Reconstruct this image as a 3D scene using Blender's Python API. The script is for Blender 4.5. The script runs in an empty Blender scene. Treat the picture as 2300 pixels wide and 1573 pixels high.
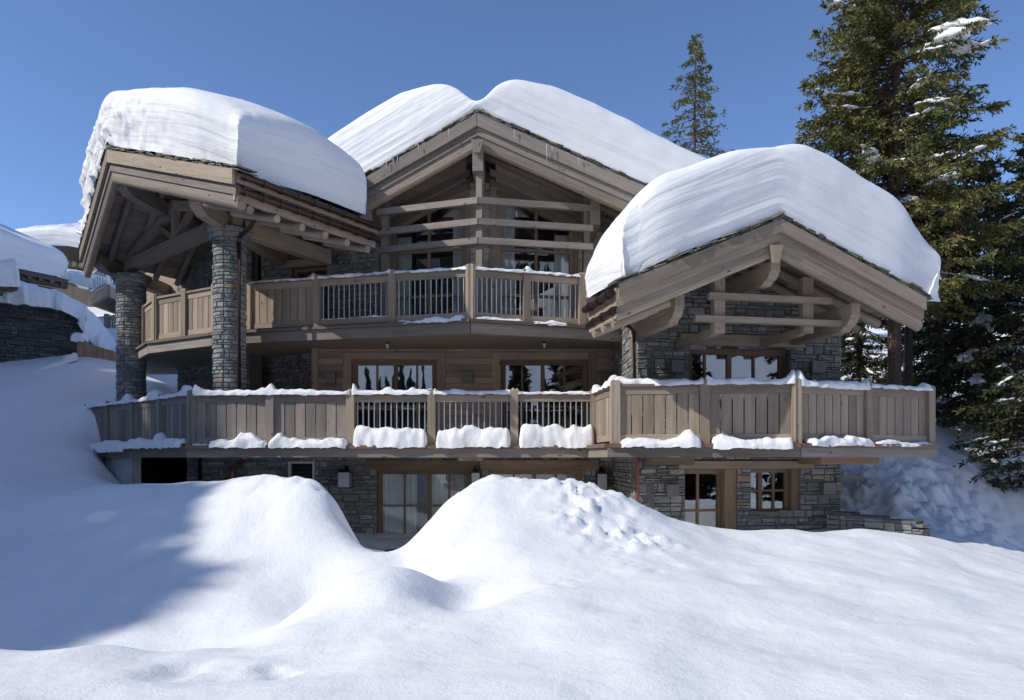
import bpy, math, random
import numpy as np
from mathutils import Vector, Matrix

# ------------------------------------------------------------------ camera, sky, sun, exposure
S = bpy.context.scene
C = S.collection
R = math.radians
EYE = 2.1            # eye height above the ground floor
F, CX, HY = 1650.0, 1150.0, 1030.0     # focal length, centre column and horizon row measured on the 2300 px photograph
cam = bpy.data.cameras.new('camera')
cam.sensor_width = 36.0
cam.lens = 36.0 * F / 2300.0
cam.shift_y = (HY - 786.5) / 2300.0
cam.clip_end = 3000
cam_o = bpy.data.objects.new('camera', cam); C.objects.link(cam_o)
cam_o.location = (0, 0, EYE); cam_o.rotation_euler = (R(90), 0, 0)
S.camera = cam_o

SUN = Vector((-0.86, -0.36, 0.72)).normalized()      # direction towards the sun: high on the left
w = bpy.data.worlds.new('World'); S.world = w; w.use_nodes = True
nt = w.node_tree; nt.nodes.clear()
sky = nt.nodes.new('ShaderNodeTexSky'); sky.sky_type = 'NISHITA'; sky.sun_disc = False
sky.sun_elevation = math.asin(SUN.z); sky.sun_rotation = math.atan2(SUN.x, SUN.y)
sky.altitude = 2600; sky.air_density = 0.7; sky.dust_density = 0.5; sky.ozone_density = 1.6
hs = nt.nodes.new('ShaderNodeMix'); hs.data_type = 'RGBA'; hs.blend_type = 'MULTIPLY'; hs.inputs[0].default_value = 1
hs.inputs[7].default_value = (0.90, 0.985, 1.08, 1)
bg = nt.nodes.new('ShaderNodeBackground'); bg.inputs[1].default_value = 0.165
wo = nt.nodes.new('ShaderNodeOutputWorld')
nt.links.new(sky.outputs[0], hs.inputs[6]); nt.links.new(hs.outputs[2], bg.inputs[0]); nt.links.new(bg.outputs[0], wo.inputs[0])
sl = bpy.data.lights.new('sun', 'SUN'); sl.energy = 2.8; sl.angle = R(0.5); sl.color = (1.0, 0.955, 0.88)
so = bpy.data.objects.new('sun', sl); C.objects.link(so)
so.rotation_euler = SUN.to_track_quat('Z', 'Y').to_euler(); so.location = (-30, -10, 30)
S.view_settings.view_transform = 'Standard'; S.view_settings.look = 'None'
S.view_settings.exposure = 0.43; S.view_settings.gamma = 1
S.cycles.max_bounces = 10; S.cycles.diffuse_bounces = 8; S.cycles.glossy_bounces = 3; S.cycles.transparent_max_bounces = 8
S.cycles.sample_clamp_indirect = 6; S.cycles.use_denoising = True

rng = random.Random(7)
V = Vector

def P(px, py, D):
    "a measured point of the photograph at distance D"
    return V(((px - CX) / F * D, D, EYE + (HY - py) / F * D))

# ------------------------------------------------------------------ noise
def _h(ix, iy, iz, s):
    n = (ix.astype(np.int64) * 374761393 + iy.astype(np.int64) * 668265263 + iz.astype(np.int64) * 2147483647 + s * 974634777) & 0xffffffff
    n = ((n ^ (n >> 13)) * 1274126177) & 0xffffffff
    n = (n ^ (n >> 16)) & 0xffffffff
    return n / 4294967295.0
def noise(x, y, z=None, s=0):
    x = np.asarray(x, float); y = np.asarray(y, float)
    z = np.zeros_like(x) if z is None else np.asarray(z, float) + np.zeros_like(x)
    ix, iy, iz = np.floor(x), np.floor(y), np.floor(z)
    fx, fy, fz = x - ix, y - iy, z - iz
    fx, fy, fz = [t * t * t * (t * (t * 6 - 15) + 10) for t in (fx, fy, fz)]
    r = 0
    for a in (0, 1):
        for b in (0, 1):
            for c in (0, 1):
                r = r + _h(ix + a, iy + b, iz + c, s) * (fx if a else 1 - fx) * (fy if b else 1 - fy) * (fz if c else 1 - fz)
    return r * 2 - 1
def fbm(x, y, z=None, o=4, s=0):
    r, a = 0, 0.5
    for i in range(o):
        k = 2.03 ** i
        r = r + a * noise(np.asarray(x) * k, np.asarray(y) * k, None if z is None else np.asarray(z) * k, s + i * 17)
        a *= 0.5
    return r

# ------------------------------------------------------------------ objects
WL = {}
def tag(o, label=None, cat=None, group=None, kind=None):
    if label: o['label'] = label
    if cat: o['category'] = cat
    if group: o['group'] = group
    if kind: o['kind'] = kind
    return o
def put_parent(o, parent):
    if parent is not None:
        o.parent = parent
        o.matrix_parent_inverse = Matrix.Translation(-WL[parent.name])
def empty(name, loc, label=None, cat=None, group=None):
    o = bpy.data.objects.new(name, None); C.objects.link(o); o.location = loc
    o.empty_display_size = 0.3
    WL[o.name] = V(loc)
    return tag(o, label, cat, group)

class MB:
    "collects faces with UVs in metres and one random number per element"
    def __init__(s):
        s.v = []; s.f = []; s.uv = []; s.r = []; s.smooth = False
    def face(s, pts, uvs, r):
        b = len(s.v); s.v.extend(tuple(p) for p in pts)
        s.f.append(tuple(range(b, b + len(pts)))); s.uv.extend(uvs); s.r.extend([r] * len(pts))
    def quad(s, a, b, c, d, r=None, off=None):
        r = rng.random() if r is None else r
        off = off or (rng.random() * 40, rng.random() * 40)
        u = (b - a).length; v = (d - a).length
        s.face([a, b, c, d], [(off[0], off[1]), (off[0] + u, off[1]), (off[0] + u, off[1] + v), (off[0], off[1] + v)], r)
    def hexa(s, q0, q1, r=None):
        "two matching quads (rings) joined along the length q0->q1; the grain runs along the length"
        r = rng.random() if r is None else r
        o = (rng.random() * 60, rng.random() * 60)
        L = (q1[0] - q0[0]).length
        a = 0
        for i in range(4):
            j = (i + 1) % 4
            wd = (q0[j] - q0[i]).length
            s.face([q0[i], q1[i], q1[j], q0[j]], [(o[0], o[1] + a), (o[0] + L, o[1] + a), (o[0] + L, o[1] + a + wd), (o[0], o[1] + a + wd)], r)
            a += wd
        for q, sg in ((q0, 1), (q1, -1)):
            w_ = (q[1] - q[0]).length; h_ = (q[3] - q[0]).length
            uv = [(o[0], o[1]), (o[0] + w_ * .3, o[1]), (o[0] + w_ * .3, o[1] + h_), (o[0], o[1] + h_)]
            if sg > 0: s.face([q[0], q[1], q[2], q[3]], uv, r)
            else: s.face([q[3], q[2], q[1], q[0]], uv[::-1], r)
    def beam(s, p0, p1, wd, z0, z1, r=None, side=0.0):
        "plumb-cut beam along p0->p1: wd wide sideways, from z0 to z1 about the line"
        d = p1 - p0; n = V((d.y, -d.x, 0))
        n = n.normalized() if n.length > 1e-6 else V((1, 0, 0))
        a0 = n * (side - wd / 2); a1 = n * (side + wd / 2); zz0 = V((0, 0, z0)); zz1 = V((0, 0, z1))
        s.hexa([p0 + a0 + zz0, p0 + a1 + zz0, p0 + a1 + zz1, p0 + a0 + zz1], [p1 + a0 + zz0, p1 + a1 + zz0, p1 + a1 + zz1, p1 + a0 + zz1], r)
    def post(s, c, wd, dp, z0, z1, ux=V((1, 0, 0)), r=None):
        "upright post, grain vertical"
        ux = ux.normalized(); uy = V((-ux.y, ux.x, 0))
        k = [c + ux * (sx * wd / 2) + uy * (sy * dp / 2) for sx, sy in ((-1, -1), (1, -1), (1, 1), (-1, 1))]
        s.hexa([V((p.x, p.y, z0)) for p in k], [V((p.x, p.y, z1)) for p in k], r)
    def tube(s, pts, r, n=10, caps=True, rnd=None, taper=None):
        rnd = rng.random() if rnd is None else rnd
        o = (rng.random() * 60, rng.random() * 60); rings = []; L = 0
        up = V((0, 0, 1))
        for i, p in enumerate(pts):
            d = (pts[min(i + 1, len(pts) - 1)] - pts[max(i - 1, 0)]).normalized()
            if abs(d.z) > .95: up = V((0, 1, 0)) if i == 0 else up
            x = d.cross(up)
            if x.length < 1e-4: x = d.cross(V((1, 0, 0)))
            x.normalize(); y = d.cross(x).normalized()
            rr = r if taper is None else r + (taper - r) * i / max(1, len(pts) - 1)
            if i: L += (p - pts[i - 1]).length
            rings.append(([p + (x * math.cos(t) + y * math.sin(t)) * rr for t in [2 * math.pi * k / n for k in range(n)]], L))
        for i in range(len(rings) - 1):
            (a, la), (b, lb) = rings[i], rings[i + 1]
            for k in range(n):
                k2 = (k + 1) % n; w0 = k * 2 * math.pi * r / n; w1 = (k + 1) * 2 * math.pi * r / n
                s.face([a[k], a[k2], b[k2], b[k]], [(o[0] + la, o[1] + w0), (o[0] + la, o[1] + w1), (o[0] + lb, o[1] + w1), (o[0] + lb, o[1] + w0)], rnd)
        if caps:
            for ring, fl in ((rings[0][0], 1), (rings[-1][0], 0)):
                q = ring[::-1] if fl else ring
                s.face(q, [(o[0] + p.x * .2, o[1] + p.z) for p in q], rnd)
    def prism(s, poly, z0, z1, r=None):
        "horizontal polygon (list of Vector xy) extruded in z"
        r = rng.random() if r is None else r
        t = [V((p[0], p[1], z1)) for p in poly]; b = [V((p[0], p[1], z0)) for p in poly]
        s.face(t, [(p.x, p.y) for p in t], r); s.face(b[::-1], [(p.x, p.y) for p in b[::-1]], r)
        for i in range(len(poly)):
            j = (i + 1) % len(poly)
            s.quad(b[i], b[j], t[j], t[i], r, (i * 3.1, 0))
    def build(s, name, mat, parent=None, smooth=False):
        me = bpy.data.meshes.new(name)
        v = np.array([tuple(p) for p in s.v], float).reshape(-1, 3)
        c = np.array([(v[:, 0].min() + v[:, 0].max()) / 2, (v[:, 1].min() + v[:, 1].max()) / 2, v[:, 2].min()])
        me.from_pydata((v - c).tolist(), [], s.f)
        uvl = me.uv_layers.new(name='uv')
        uvl.data.foreach_set('uv', np.array(s.uv, dtype=np.float32).ravel())
        at = me.attributes.new('rnd', 'FLOAT', 'CORNER')
        at.data.foreach_set('value', np.array(s.r, dtype=np.float32))
        if smooth: me.shade_smooth()
        me.materials.append(mat)
        o = bpy.data.objects.new(name, me); C.objects.link(o)
        o.location = c; WL[o.name] = V(c)
        put_parent(o, parent)
        return o

def grid_mesh(name, verts, nu, nv, mat, parent=None, uv=None, closed_u=False, attrs=None, smooth=True, origin=None, flip=False):
    "verts (nu*nv,3) ordered u-major"
    verts = np.asarray(verts, float).reshape(-1, 3)
    c = np.array([verts[:, 0].mean(), verts[:, 1].mean(), verts[:, 2].min()]) if origin is None else np.array(origin, float)
    me = bpy.data.meshes.new(name)
    iu = np.arange(nu if closed_u else nu - 1); iv = np.arange(nv - 1)
    U, W = np.meshgrid(iu, iv, indexing='ij'); U2 = (U + 1) % nu
    q = np.stack([U * nv + W, U2 * nv + W, U2 * nv + W + 1, U * nv + W + 1], -1).reshape(-1, 4)
    if flip: q = q[:, ::-1]
    me.vertices.add(len(verts)); me.vertices.foreach_set('co', (verts - c).astype(np.float32).ravel())
    me.loops.add(q.size); me.loops.foreach_set('vertex_index', q.astype(np.int32).ravel())
    me.polygons.add(len(q)); me.polygons.foreach_set('loop_start', np.arange(0, q.size, 4, dtype=np.int32))
    me.polygons.foreach_set('loop_total', np.full(len(q), 4, dtype=np.int32))
    me.update(calc_edges=True); me.validate()
    if attrs:
        for k, a in attrs.items():
            at = me.attributes.new(k, 'FLOAT', 'POINT'); at.data.foreach_set('value', np.asarray(a, np.float32).ravel())
    if smooth: me.shade_smooth()
    me.materials.append(mat)
    o = bpy.data.objects.new(name, me); C.objects.link(o); o.location = c; WL[o.name] = V(c)
    put_parent(o, parent)
    return o

# ------------------------------------------------------------------ materials
def newmat(name):
    m = bpy.data.materials.new(name); m.use_nodes = True
    nt = m.node_tree; nt.nodes.clear()
    o = nt.nodes.new('ShaderNodeOutputMaterial'); b = nt.nodes.new('ShaderNodeBsdfPrincipled')
    nt.links.new(b.outputs[0], o.inputs[0])
    return m, nt, b, o
def nd(nt, t, **kw):
    n = nt.nodes.new(t)
    for k, v in kw.items():
        if isinstance(k, str) and k.startswith('i_'): n.inputs[int(k[2:])].default_value = v
        else: setattr(n, k, v)
    return n
def ramp(nt, src, stops):
    r = nt.nodes.new('ShaderNodeValToRGB'); e = r.color_ramp.elements
    while len(e) < len(stops): e.new(0.5)
    for x, (p, c) in zip(e, stops):
        x.position = p; x.color = (c[0], c[1], c[2], 1) if not isinstance(c, (int, float)) else (c, c, c, 1)
    nt.links.new(src, r.inputs[0]); return r.outputs[0]
def mix(nt, fac, a, b, mode='MIX'):
    m = nt.nodes.new('ShaderNodeMix'); m.data_type = 'RGBA'; m.blend_type = mode
    for i, x in ((0, fac), (6, a), (7, b)):
        if isinstance(x, (int, float)): m.inputs[i].default_value = x if i == 0 else (x, x, x, 1)
        elif isinstance(x, tuple): m.inputs[i].default_value = (x[0], x[1], x[2], 1)
        else: nt.links.new(x, m.inputs[i])
    return m.outputs[2]
def mapping(nt, src, scale):
    m = nt.nodes.new('ShaderNodeMapping'); m.inputs[3].default_value = scale; nt.links.new(src, m.inputs[0]); return m.outputs[0]
def noi(nt, vec, sc, det=4, rough=.55, dist=0):
    n = nt.nodes.new('ShaderNodeTexNoise'); n.inputs['Scale'].default_value = sc; n.inputs['Detail'].default_value = det
    n.inputs['Roughness'].default_value = rough; n.inputs['Distortion'].default_value = dist
    nt.links.new(vec, n.inputs['Vector']); return n.outputs[0]
def bump(nt, h, st, dist, nrm=None):
    b = nt.nodes.new('ShaderNodeBump'); b.inputs['Strength'].default_value = st; b.inputs['Distance'].default_value = dist
    nt.links.new(h, b.inputs['Height'])
    if nrm: nt.links.new(nrm, b.inputs['Normal'])
    return b.outputs[0]
def attr(nt, name):
    a = nt.nodes.new('ShaderNodeAttribute'); a.attribute_name = name; return a

def wood(name, dark, mid, light, rough=.75, knots=True):
    m, nt, b, o = newmat(name)
    uv = nt.nodes.new('ShaderNodeUVMap').outputs[0]
    g = noi(nt, mapping(nt, uv, (1.6, 34, 1)), 1.0, 6, .62, .35)
    g2 = noi(nt, mapping(nt, uv, (.7, 5, 1)), 1.0, 4, .6, .5)
    rn = attr(nt, 'rnd').outputs['Fac']
    c = ramp(nt, g, [(.28, dark), (.5, mid), (.74, light)])
    c = mix(nt, .55, c, ramp(nt, g2, [(.3, tuple(x * .60 for x in mid)), (.7, tuple(x * 1.26 for x in mid))]))
    c = mix(nt, 1.0, c, ramp(nt, rn, [(0, .70), (.5, .98), (1, 1.20)]), 'MULTIPLY')
    if knots:
        vo = nt.nodes.new('ShaderNodeTexVoronoi'); vo.inputs['Scale'].default_value = 1
        nt.links.new(mapping(nt, uv, (2.1, 5.0, 1)), vo.inputs['Vector'])
        k = ramp(nt, vo.outputs['Distance'], [(.05, 1.0), (.13, 0.0)])
        c = mix(nt, k, c, tuple(x * .42 for x in dark))
    nt.links.new(c, b.inputs['Base Color']); b.inputs['Roughness'].default_value = rough
    nt.links.new(bump(nt, g, .45, .006), b.inputs['Normal'])
    return m
def stone_mat(name, stops, rough=.8):
    m, nt, b, o = newmat(name)
    geo = nt.nodes.new('ShaderNodeNewGeometry').outputs['Position']
    rn = attr(nt, 'rnd').outputs['Fac']
    base = ramp(nt, rn, stops)
    n1 = noi(nt, mapping(nt, geo, (6, 6, 22)), 1.0, 6, .65, .4)
    n2 = noi(nt, geo, 30, 4, .7)
    c = mix(nt, 1.0, base, ramp(nt, n1, [(.25, .55), (.5, .95), (.75, 1.5)]), 'MULTIPLY')
    n3 = noi(nt, geo, 2.3, 3, .6)
    c = mix(nt, ramp(nt, n3, [(.52, 0.0), (.75, .45)]), c, (.20, .19, .15))
    nt.links.new(c, b.inputs['Base Color']); b.inputs['Roughness'].default_value = rough
    h = mix(nt, .5, n1, n2)
    nt.links.new(bump(nt, h, .9, .03), b.inputs['Normal'])
    return m
def plain(name, col, rough=.6, metal=0, var=.15, sc=8):
    m, nt, b, o = newmat(name)
    geo = nt.nodes.new('ShaderNodeNewGeometry').outputs['Position']
    n = noi(nt, geo, sc, 5, .6)
    c = mix(nt, 1.0, tuple(col), ramp(nt, n, [(.3, 1 - var), (.7, 1 + var)]), 'MULTIPLY')
    nt.links.new(c, b.inputs['Base Color']); b.inputs['Roughness'].default_value = rough; b.inputs['Metallic'].default_value = metal
    nt.links.new(bump(nt, n, .15, .004), b.inputs['Normal'])
    return m
def snow_mat(name, strata=False):
    m, nt, b, o = newmat(name)
    geo = nt.nodes.new('ShaderNodeNewGeometry').outputs['Position']
    n1 = noi(nt, geo, 9, 5, .6); n2 = noi(nt, geo, 55, 4, .7)
    h = mix(nt, .30, n1, n2)
    col = mix(nt, ramp(nt, noi(nt, geo, 1.1, 3), [(.3, 0.0), (.7, 1.0)]), (.875, .88, .885), (.90, .902, .905))
    if strata:
        st = attr(nt, 'strata').outputs['Fac']
        cx = nt.nodes.new('ShaderNodeCombineXYZ'); sx = nt.nodes.new('ShaderNodeSeparateXYZ'); nt.links.new(geo, sx.inputs[0])
        mm = nt.nodes.new('ShaderNodeMath'); mm.operation = 'MULTIPLY'; mm.inputs[1].default_value = 5.0; nt.links.new(st, mm.inputs[0])
        for i, (k, sck) in enumerate(((0, .35), (1, .35))):
            q = nt.nodes.new('ShaderNodeMath'); q.operation = 'MULTIPLY'; q.inputs[1].default_value = sck
            nt.links.new(sx.outputs[k], q.inputs[0]); nt.links.new(q.outputs[0], cx.inputs[i])
        nt.links.new(mm.outputs[0], cx.inputs[2])
        s1 = noi(nt, cx.outputs[0], 1.0, 2, .5, .1)
        bb = bump(nt, s1, .6, .09)
        col = mix(nt, ramp(nt, s1, [(.36, .35), (.5, 0.0)]), col, (.76, .79, .83))
        nt.links.new(bump(nt, h, .32, .03, bb), b.inputs['Normal'])
    else:
        nt.links.new(bump(nt, h, .55, .04), b.inputs['Normal'])
    nt.links.new(col, b.inputs['Base Color'])
    b.inputs['Roughness'].default_value = .65; b.inputs['Specular IOR Level'].default_value = .25
    return m
def glass_mat(name, refl=.28, tint=(.62, .70, .72)):
    m, nt, b, o = newmat(name)
    tr = nt.nodes.new('ShaderNodeBsdfTransparent'); tr.inputs[0].default_value = (*tint, 1)
    gl = nt.nodes.new('ShaderNodeBsdfGlossy'); gl.inputs['Roughness'].default_value = .012; gl.inputs[0].default_value = (.85, .9, .95, 1)
    geo = nt.nodes.new('ShaderNodeNewGeometry').outputs['Position']
    nt.links.new(bump(nt, noi(nt, geo, 1.3, 2), .06, .05), gl.inputs['Normal'])
    lw = nt.nodes.new('ShaderNodeLayerWeight'); lw.inputs[0].default_value = refl
    mx = nt.nodes.new('ShaderNodeMixShader')
    mp = nt.nodes.new('ShaderNodeMapRange'); mp.inputs[3].default_value = refl; mp.inputs[4].default_value = 1.0
    nt.links.new(lw.outputs[0], mp.inputs[0]); nt.links.new(mp.outputs[0], mx.inputs[0])
    nt.links.new(tr.outputs[0], mx.inputs[1]); nt.links.new(gl.outputs[0], mx.inputs[2]); nt.links.new(mx.outputs[0], o.inputs[0])
    nt.nodes.remove(b); return m
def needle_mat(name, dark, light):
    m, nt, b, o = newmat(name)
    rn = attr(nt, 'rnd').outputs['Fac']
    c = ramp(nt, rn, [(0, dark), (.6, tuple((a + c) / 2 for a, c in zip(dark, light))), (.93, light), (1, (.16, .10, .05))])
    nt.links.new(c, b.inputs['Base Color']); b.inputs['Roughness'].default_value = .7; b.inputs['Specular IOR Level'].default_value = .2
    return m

M = dict(
    grey=wood('grey_wood', (.14, .12, .10), (.265, .226, .190), (.38, .328, .278)),
    warm=wood('warm_wood', (.20, .152, .108), (.35, .278, .206), (.47, .385, .295)),
    dark=wood('dark_wood', (.09, .068, .052), (.15, .115, .09), (.21, .165, .13)), soffit=wood('soffit_boards', (.19, .15, .12), (.30, .245, .195), (.38, .32, .265)),
    wall=wood('wall_wood', (.30, .225, .17), (.46, .355, .275), (.56, .45, .355)),
    frame=wood('frame_wood', (.17, .115, .075), (.27, .190, .125), (.35, .26, .18), knots=False),
    orange=wood('larch_wood', (.30, .17, .09), (.48, .29, .17), (.58, .38, .25)),
    stone=stone_mat('ledge_stone', [(0, (.19, .197, .20)), (.3, (.245, .252, .25)), (.65, (.295, .30, .295)), (.88, (.37, .372, .345)), (.96, (.40, .37, .30)), (1, (.36, .27, .18))]),
    mortar=plain('mortar', (.14, .14, .135), .95, 0, .3, 20),
    darkstone=stone_mat('dark_stone', [(0, (.05, .056, .065)), (.5, (.085, .09, .10)), (.9, (.12, .125, .125)), (1, (.15, .12, .09))]),
    slate=stone_mat('slate', [(0, (.09, .095, .085)), (.5, (.17, .175, .15)), (.85, (.25, .25, .21)), (1, (.27, .21, .12))]),
    snow=snow_mat('snow'), slab=snow_mat('layered_snow', True),
    copper=plain('copper', (.30, .13, .08), .42, .7, .3, 12),
    flash=plain('edge_flashing', (.24, .155, .11), .5, .4, .25, 9),
    gutter=plain('gutter_metal', (.06, .033, .027), .38, .6, .25, 12),
    steel=plain('baluster_steel', (.50, .54, .57), .38, .55, .1, 20),
    glass=glass_mat('window_glass'), glass2=glass_mat('clear_glass', .17, (.86, .89, .88)),
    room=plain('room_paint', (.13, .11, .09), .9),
    curtain=plain('curtain_cloth', (.78, .78, .74), .9, 0, .06, 3),
    lampbox=plain('painted_metal_box', (.19, .185, .18), .5, .3, .06, 4),
    black=plain('black_metal', (.02, .02, .02), .4, .5),
    milk=plain('frosted_glass', (.55, .56, .60), .25, 0, .05, 3),
    concrete=plain('concrete', (.42, .44, .45), .9, 0, .12, 3),
    white=plain('white_paint', (.70, .70, .70), .5, 0, .04),
    void=plain('unlit_void', (.012, .012, .014), .95),  # near black: the darkness inside garage and vent is put into the colour
    bark=plain('bark', (.10, .066, .048), .95, 0, .55, 14), shadebark=plain('shaded_bark', (.045, .038, .034), .95, 0, .5, 14),  # the darker bark has the shade on the slim trunk put into its colour
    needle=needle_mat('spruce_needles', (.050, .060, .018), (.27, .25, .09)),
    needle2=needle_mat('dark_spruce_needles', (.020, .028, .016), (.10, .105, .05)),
)

# ------------------------------------------------------------------ terrain
PTS = [  # px, py, distance read off the photograph
 # bottom foreground
 (-300,1573,4.6),(0,1573,4.6),(250,1573,4.6),(450,1573,4.5),(700,1573,4.4),(1000,1573,4.4),(1400,1573,4.4),(1800,1573,4.5),(2300,1573,4.6),(2700,1573,4.6),
 # left ledge
 (-300,1450,6.0),(0,1457,6.0),(100,1474,6.0),(200,1457,6.1),(290,1458,6.1),(380,1472,6.1),(455,1447,6.2),(530,1478,6.3),
 (0,1490,6.9),(200,1490,7.0),(380,1500,7.0),
 (60,1520,5.3),(250,1500,5.5),(400,1530,5.2),(330,1550,4.9),(480,1500,5.6),
 # left mound
 (-300,1300,8.8),(0,1320,8.8),(200,1330,8.8),(400,1320,8.8),(560,1350,8.5),(540,1440,7.6),(640,1320,8.9),(700,1300,9.2),(0,1430,7.8),(200,1440,7.8),(380,1450,7.7),
 (-300,1190,10.5),(0,1200,10.5),(200,1190,10.3),(400,1180,10.3),(600,1180,10.1),(700,1200,9.9),(750,1290,9.2),
 (-300,1140,11.6),(0,1130,11.7),(100,1101,11.8),(250,1086,11.8),(430,1083,11.6),(600,1074,11.4),(690,1086,11.1),(722,1094,10.9),(745,1110,10.8),(757,1136,10.65),(763,1165,10.5),(777,1192,10.3),(800,1218,10.1),(850,1242,9.8),(893,1266,9.4),
 (0,1150,13.2),(200,1140,13.5),(400,1140,13.6),(600,1160,13.2),(700,1215,12.4),(745,1230,11.9),(785,1245,11.3),(820,1256,10.9),
 # gully towards the door
 (905,1285,9.4),(890,1283,10.4),(870,1278,11.5),(870,1262,13.0),(880,1247,15.0),(880,1240,16.5),(680,1398,8.2),(750,1378,8.5),(820,1352,8.7),(870,1338,8.8),(925,1335,8.8),
 # centre mound
 (912,1262,9.5),(935,1215,9.8),(962,1170,10.1),(1002,1130,10.5),(1050,1105,10.8),(1100,1087,11.0),(1140,1087,11.0),(1190,1088,11.1),(1245,1090,11.05),(1300,1090,11.0),(1400,1120,10.9),(1480,1155,10.8),(1580,1181,10.9),
 (955,1262,9.0),(1000,1240,9.0),(1050,1180,9.6),(1200,1140,10.0),(1350,1160,9.9),(1100,1230,8.8),(1300,1240,8.7),(1500,1240,9.0),(1400,1320,7.4),
 (960,1250,12.0),(1000,1240,13),(1100,1200,13.2),(1300,1200,13.2),(1450,1200,13),(1000,1235,16.5),(1200,1235,16.5),(1400,1235,16),
 # pillow by the gully and the near swell
 (760,1312,7.7),(800,1300,7.8),(870,1285,7.9),(930,1290,7.8),(975,1318,7.7),(980,1370,7.2),(930,1340,7.2),(850,1350,7.0),(720,1400,6.8),(640,1440,6.5),(560,1475,6.2),
 (1003,1378,7.5),(1040,1325,8.1),
 (800,1430,6.2),(970,1395,6.6),(1150,1345,7.1),(1100,1450,5.8),(700,1500,5.4),(1500,1430,5.9),(1000,1500,5.2),
 # right
 (1680,1191,11.3),(1780,1188,11.5),(1830,1196,11.6),(1900,1189,11.8),(2000,1189,12.0),(2060,1196,12.1),(2150,1216,12.2),(2280,1252,12.2),(2500,1300,12.2),
 (1700,1240,9.8),(1900,1240,9.9),(2100,1262,9.9),(2300,1300,9.9),(1700,1330,7.5),(2000,1330,7.8),(2300,1380,7.6),(2000,1450,6.0),(2300,1480,5.8),(1700,1450,5.9),
 (1580,1215,13.2),(1700,1225,13.2),(1850,1215,13.6),(2000,1212,13.8),(2200,1240,14.0),(2400,1270,14.4),
 (1600,1215,14.4),(1850,1200,14.8),
 # snow bank right of the wing
 (1960,1190,15.2),(2090,1195,15.0),(2300,1235,16.2),(2600,1220,18),
 (1930,1150,16.0),(2050,1140,16.2),(2150,1150,16.4),(1920,1080,17.2),(2050,1050,17.6),(2180,1040,18.0),(2300,1070,18.4),(2500,1050,20),
 (1960,990,19.0),(2120,960,20.0),(2300,940,21.0),(2250,900,23.0),(2300,860,26),(2200,850,28),(2600,830,28),(2300,790,34),(2100,800,34),(1950,830,30),
 # left hill
 (-300,1100,13),(-60,1090,14),(100,1075,15.6),(200,1075,16.0),(236,1084,16.4),(150,1030,17.0),(0,1000,17.0),(-300,980,17),(205,1015,17.8),(185,985,18.4),(100,950,18.6),(0,930,19.2),
 (-300,900,20),(190,900,20.4),(265,893,19.4),(325,890,19.6),(100,870,21),(0,862,22.0),(120,826,23.2),(180,806,24.0),(265,790,25.0),(330,845,23.6),(430,872,23.4),
 (265,745,28.0),(200,700,31),(0,720,30),(-300,720,30),
 (300,1100,15.0),(420,1120,15.5),(300,1120,18),(450,1170,17.2),(700,1190,17.2),(600,1200,15),
 (350,1190,17.9),(400,1190,18.6),(330,1190,19.3),(390,1190,20.4),
 (500,1000,24),(1000,1000,24),(1500,1000,24),
]
def terrain_z():
    A = np.array([[ (p[0]-CX)/F*p[2], p[2], EYE+(HY-p[1])/F*p[2] ] for p in PTS])
    extra = [(-30,2,1.0),(-30,12,2.5),(-30,25,6),(30,2,.3),(30,12,1.2),(30,25,6),(0,-3,.2),(-12,-3,.3),(12,-3,.2),(0,34,5),(-15,36,9),(14,40,9),(-28,40,12),(30,42,11),(-18,14,1.2),(-18,8,.9),(18,8,.4),(-14,5,.4),(14,4,.3)]
    A = np.vstack([A, np.array(extra, float)])
    xy, z = A[:, :2], A[:, 2]
    c = .3
    phi = lambda r2: np.sqrt(r2 + c * c)
    r2 = ((xy[:, None] - xy[None]) ** 2).sum(-1)
    n = len(A)
    K = np.zeros((n + 3, n + 3)); K[:n, :n] = -phi(r2) + np.eye(n) * .006
    K[:n, n] = 1; K[:n, n + 1:] = xy; K[n, :n] = 1; K[n + 1:, :n] = xy.T
    wgt = np.linalg.solve(K, np.concatenate([z, [0, 0, 0]]))
    def f(x, y):
        o = np.empty(x.shape)
        for i in range(0, len(x), 20000):
            X = x[i:i + 20000]; Y = y[i:i + 20000]
            r = (X[:, None] - xy[:, 0]) ** 2 + (Y[:, None] - xy[:, 1]) ** 2
            o[i:i + 20000] = -phi(r) @ wgt[:n] + wgt[n] + X * wgt[n + 1] + Y * wgt[n + 2]
        return o
    return f
_tz = terrain_z()
def gauss(x, y, px, py, D, rad, amp):
    q = P(px, py, D); return amp * np.exp(-(((x - q.x) ** 2 + (y - q.y) ** 2) / rad ** 2))
def sm(a, b, x):
    t = np.clip((x - a) / (b - a), 0, 1); return t * t * (3 - 2 * t)
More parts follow.
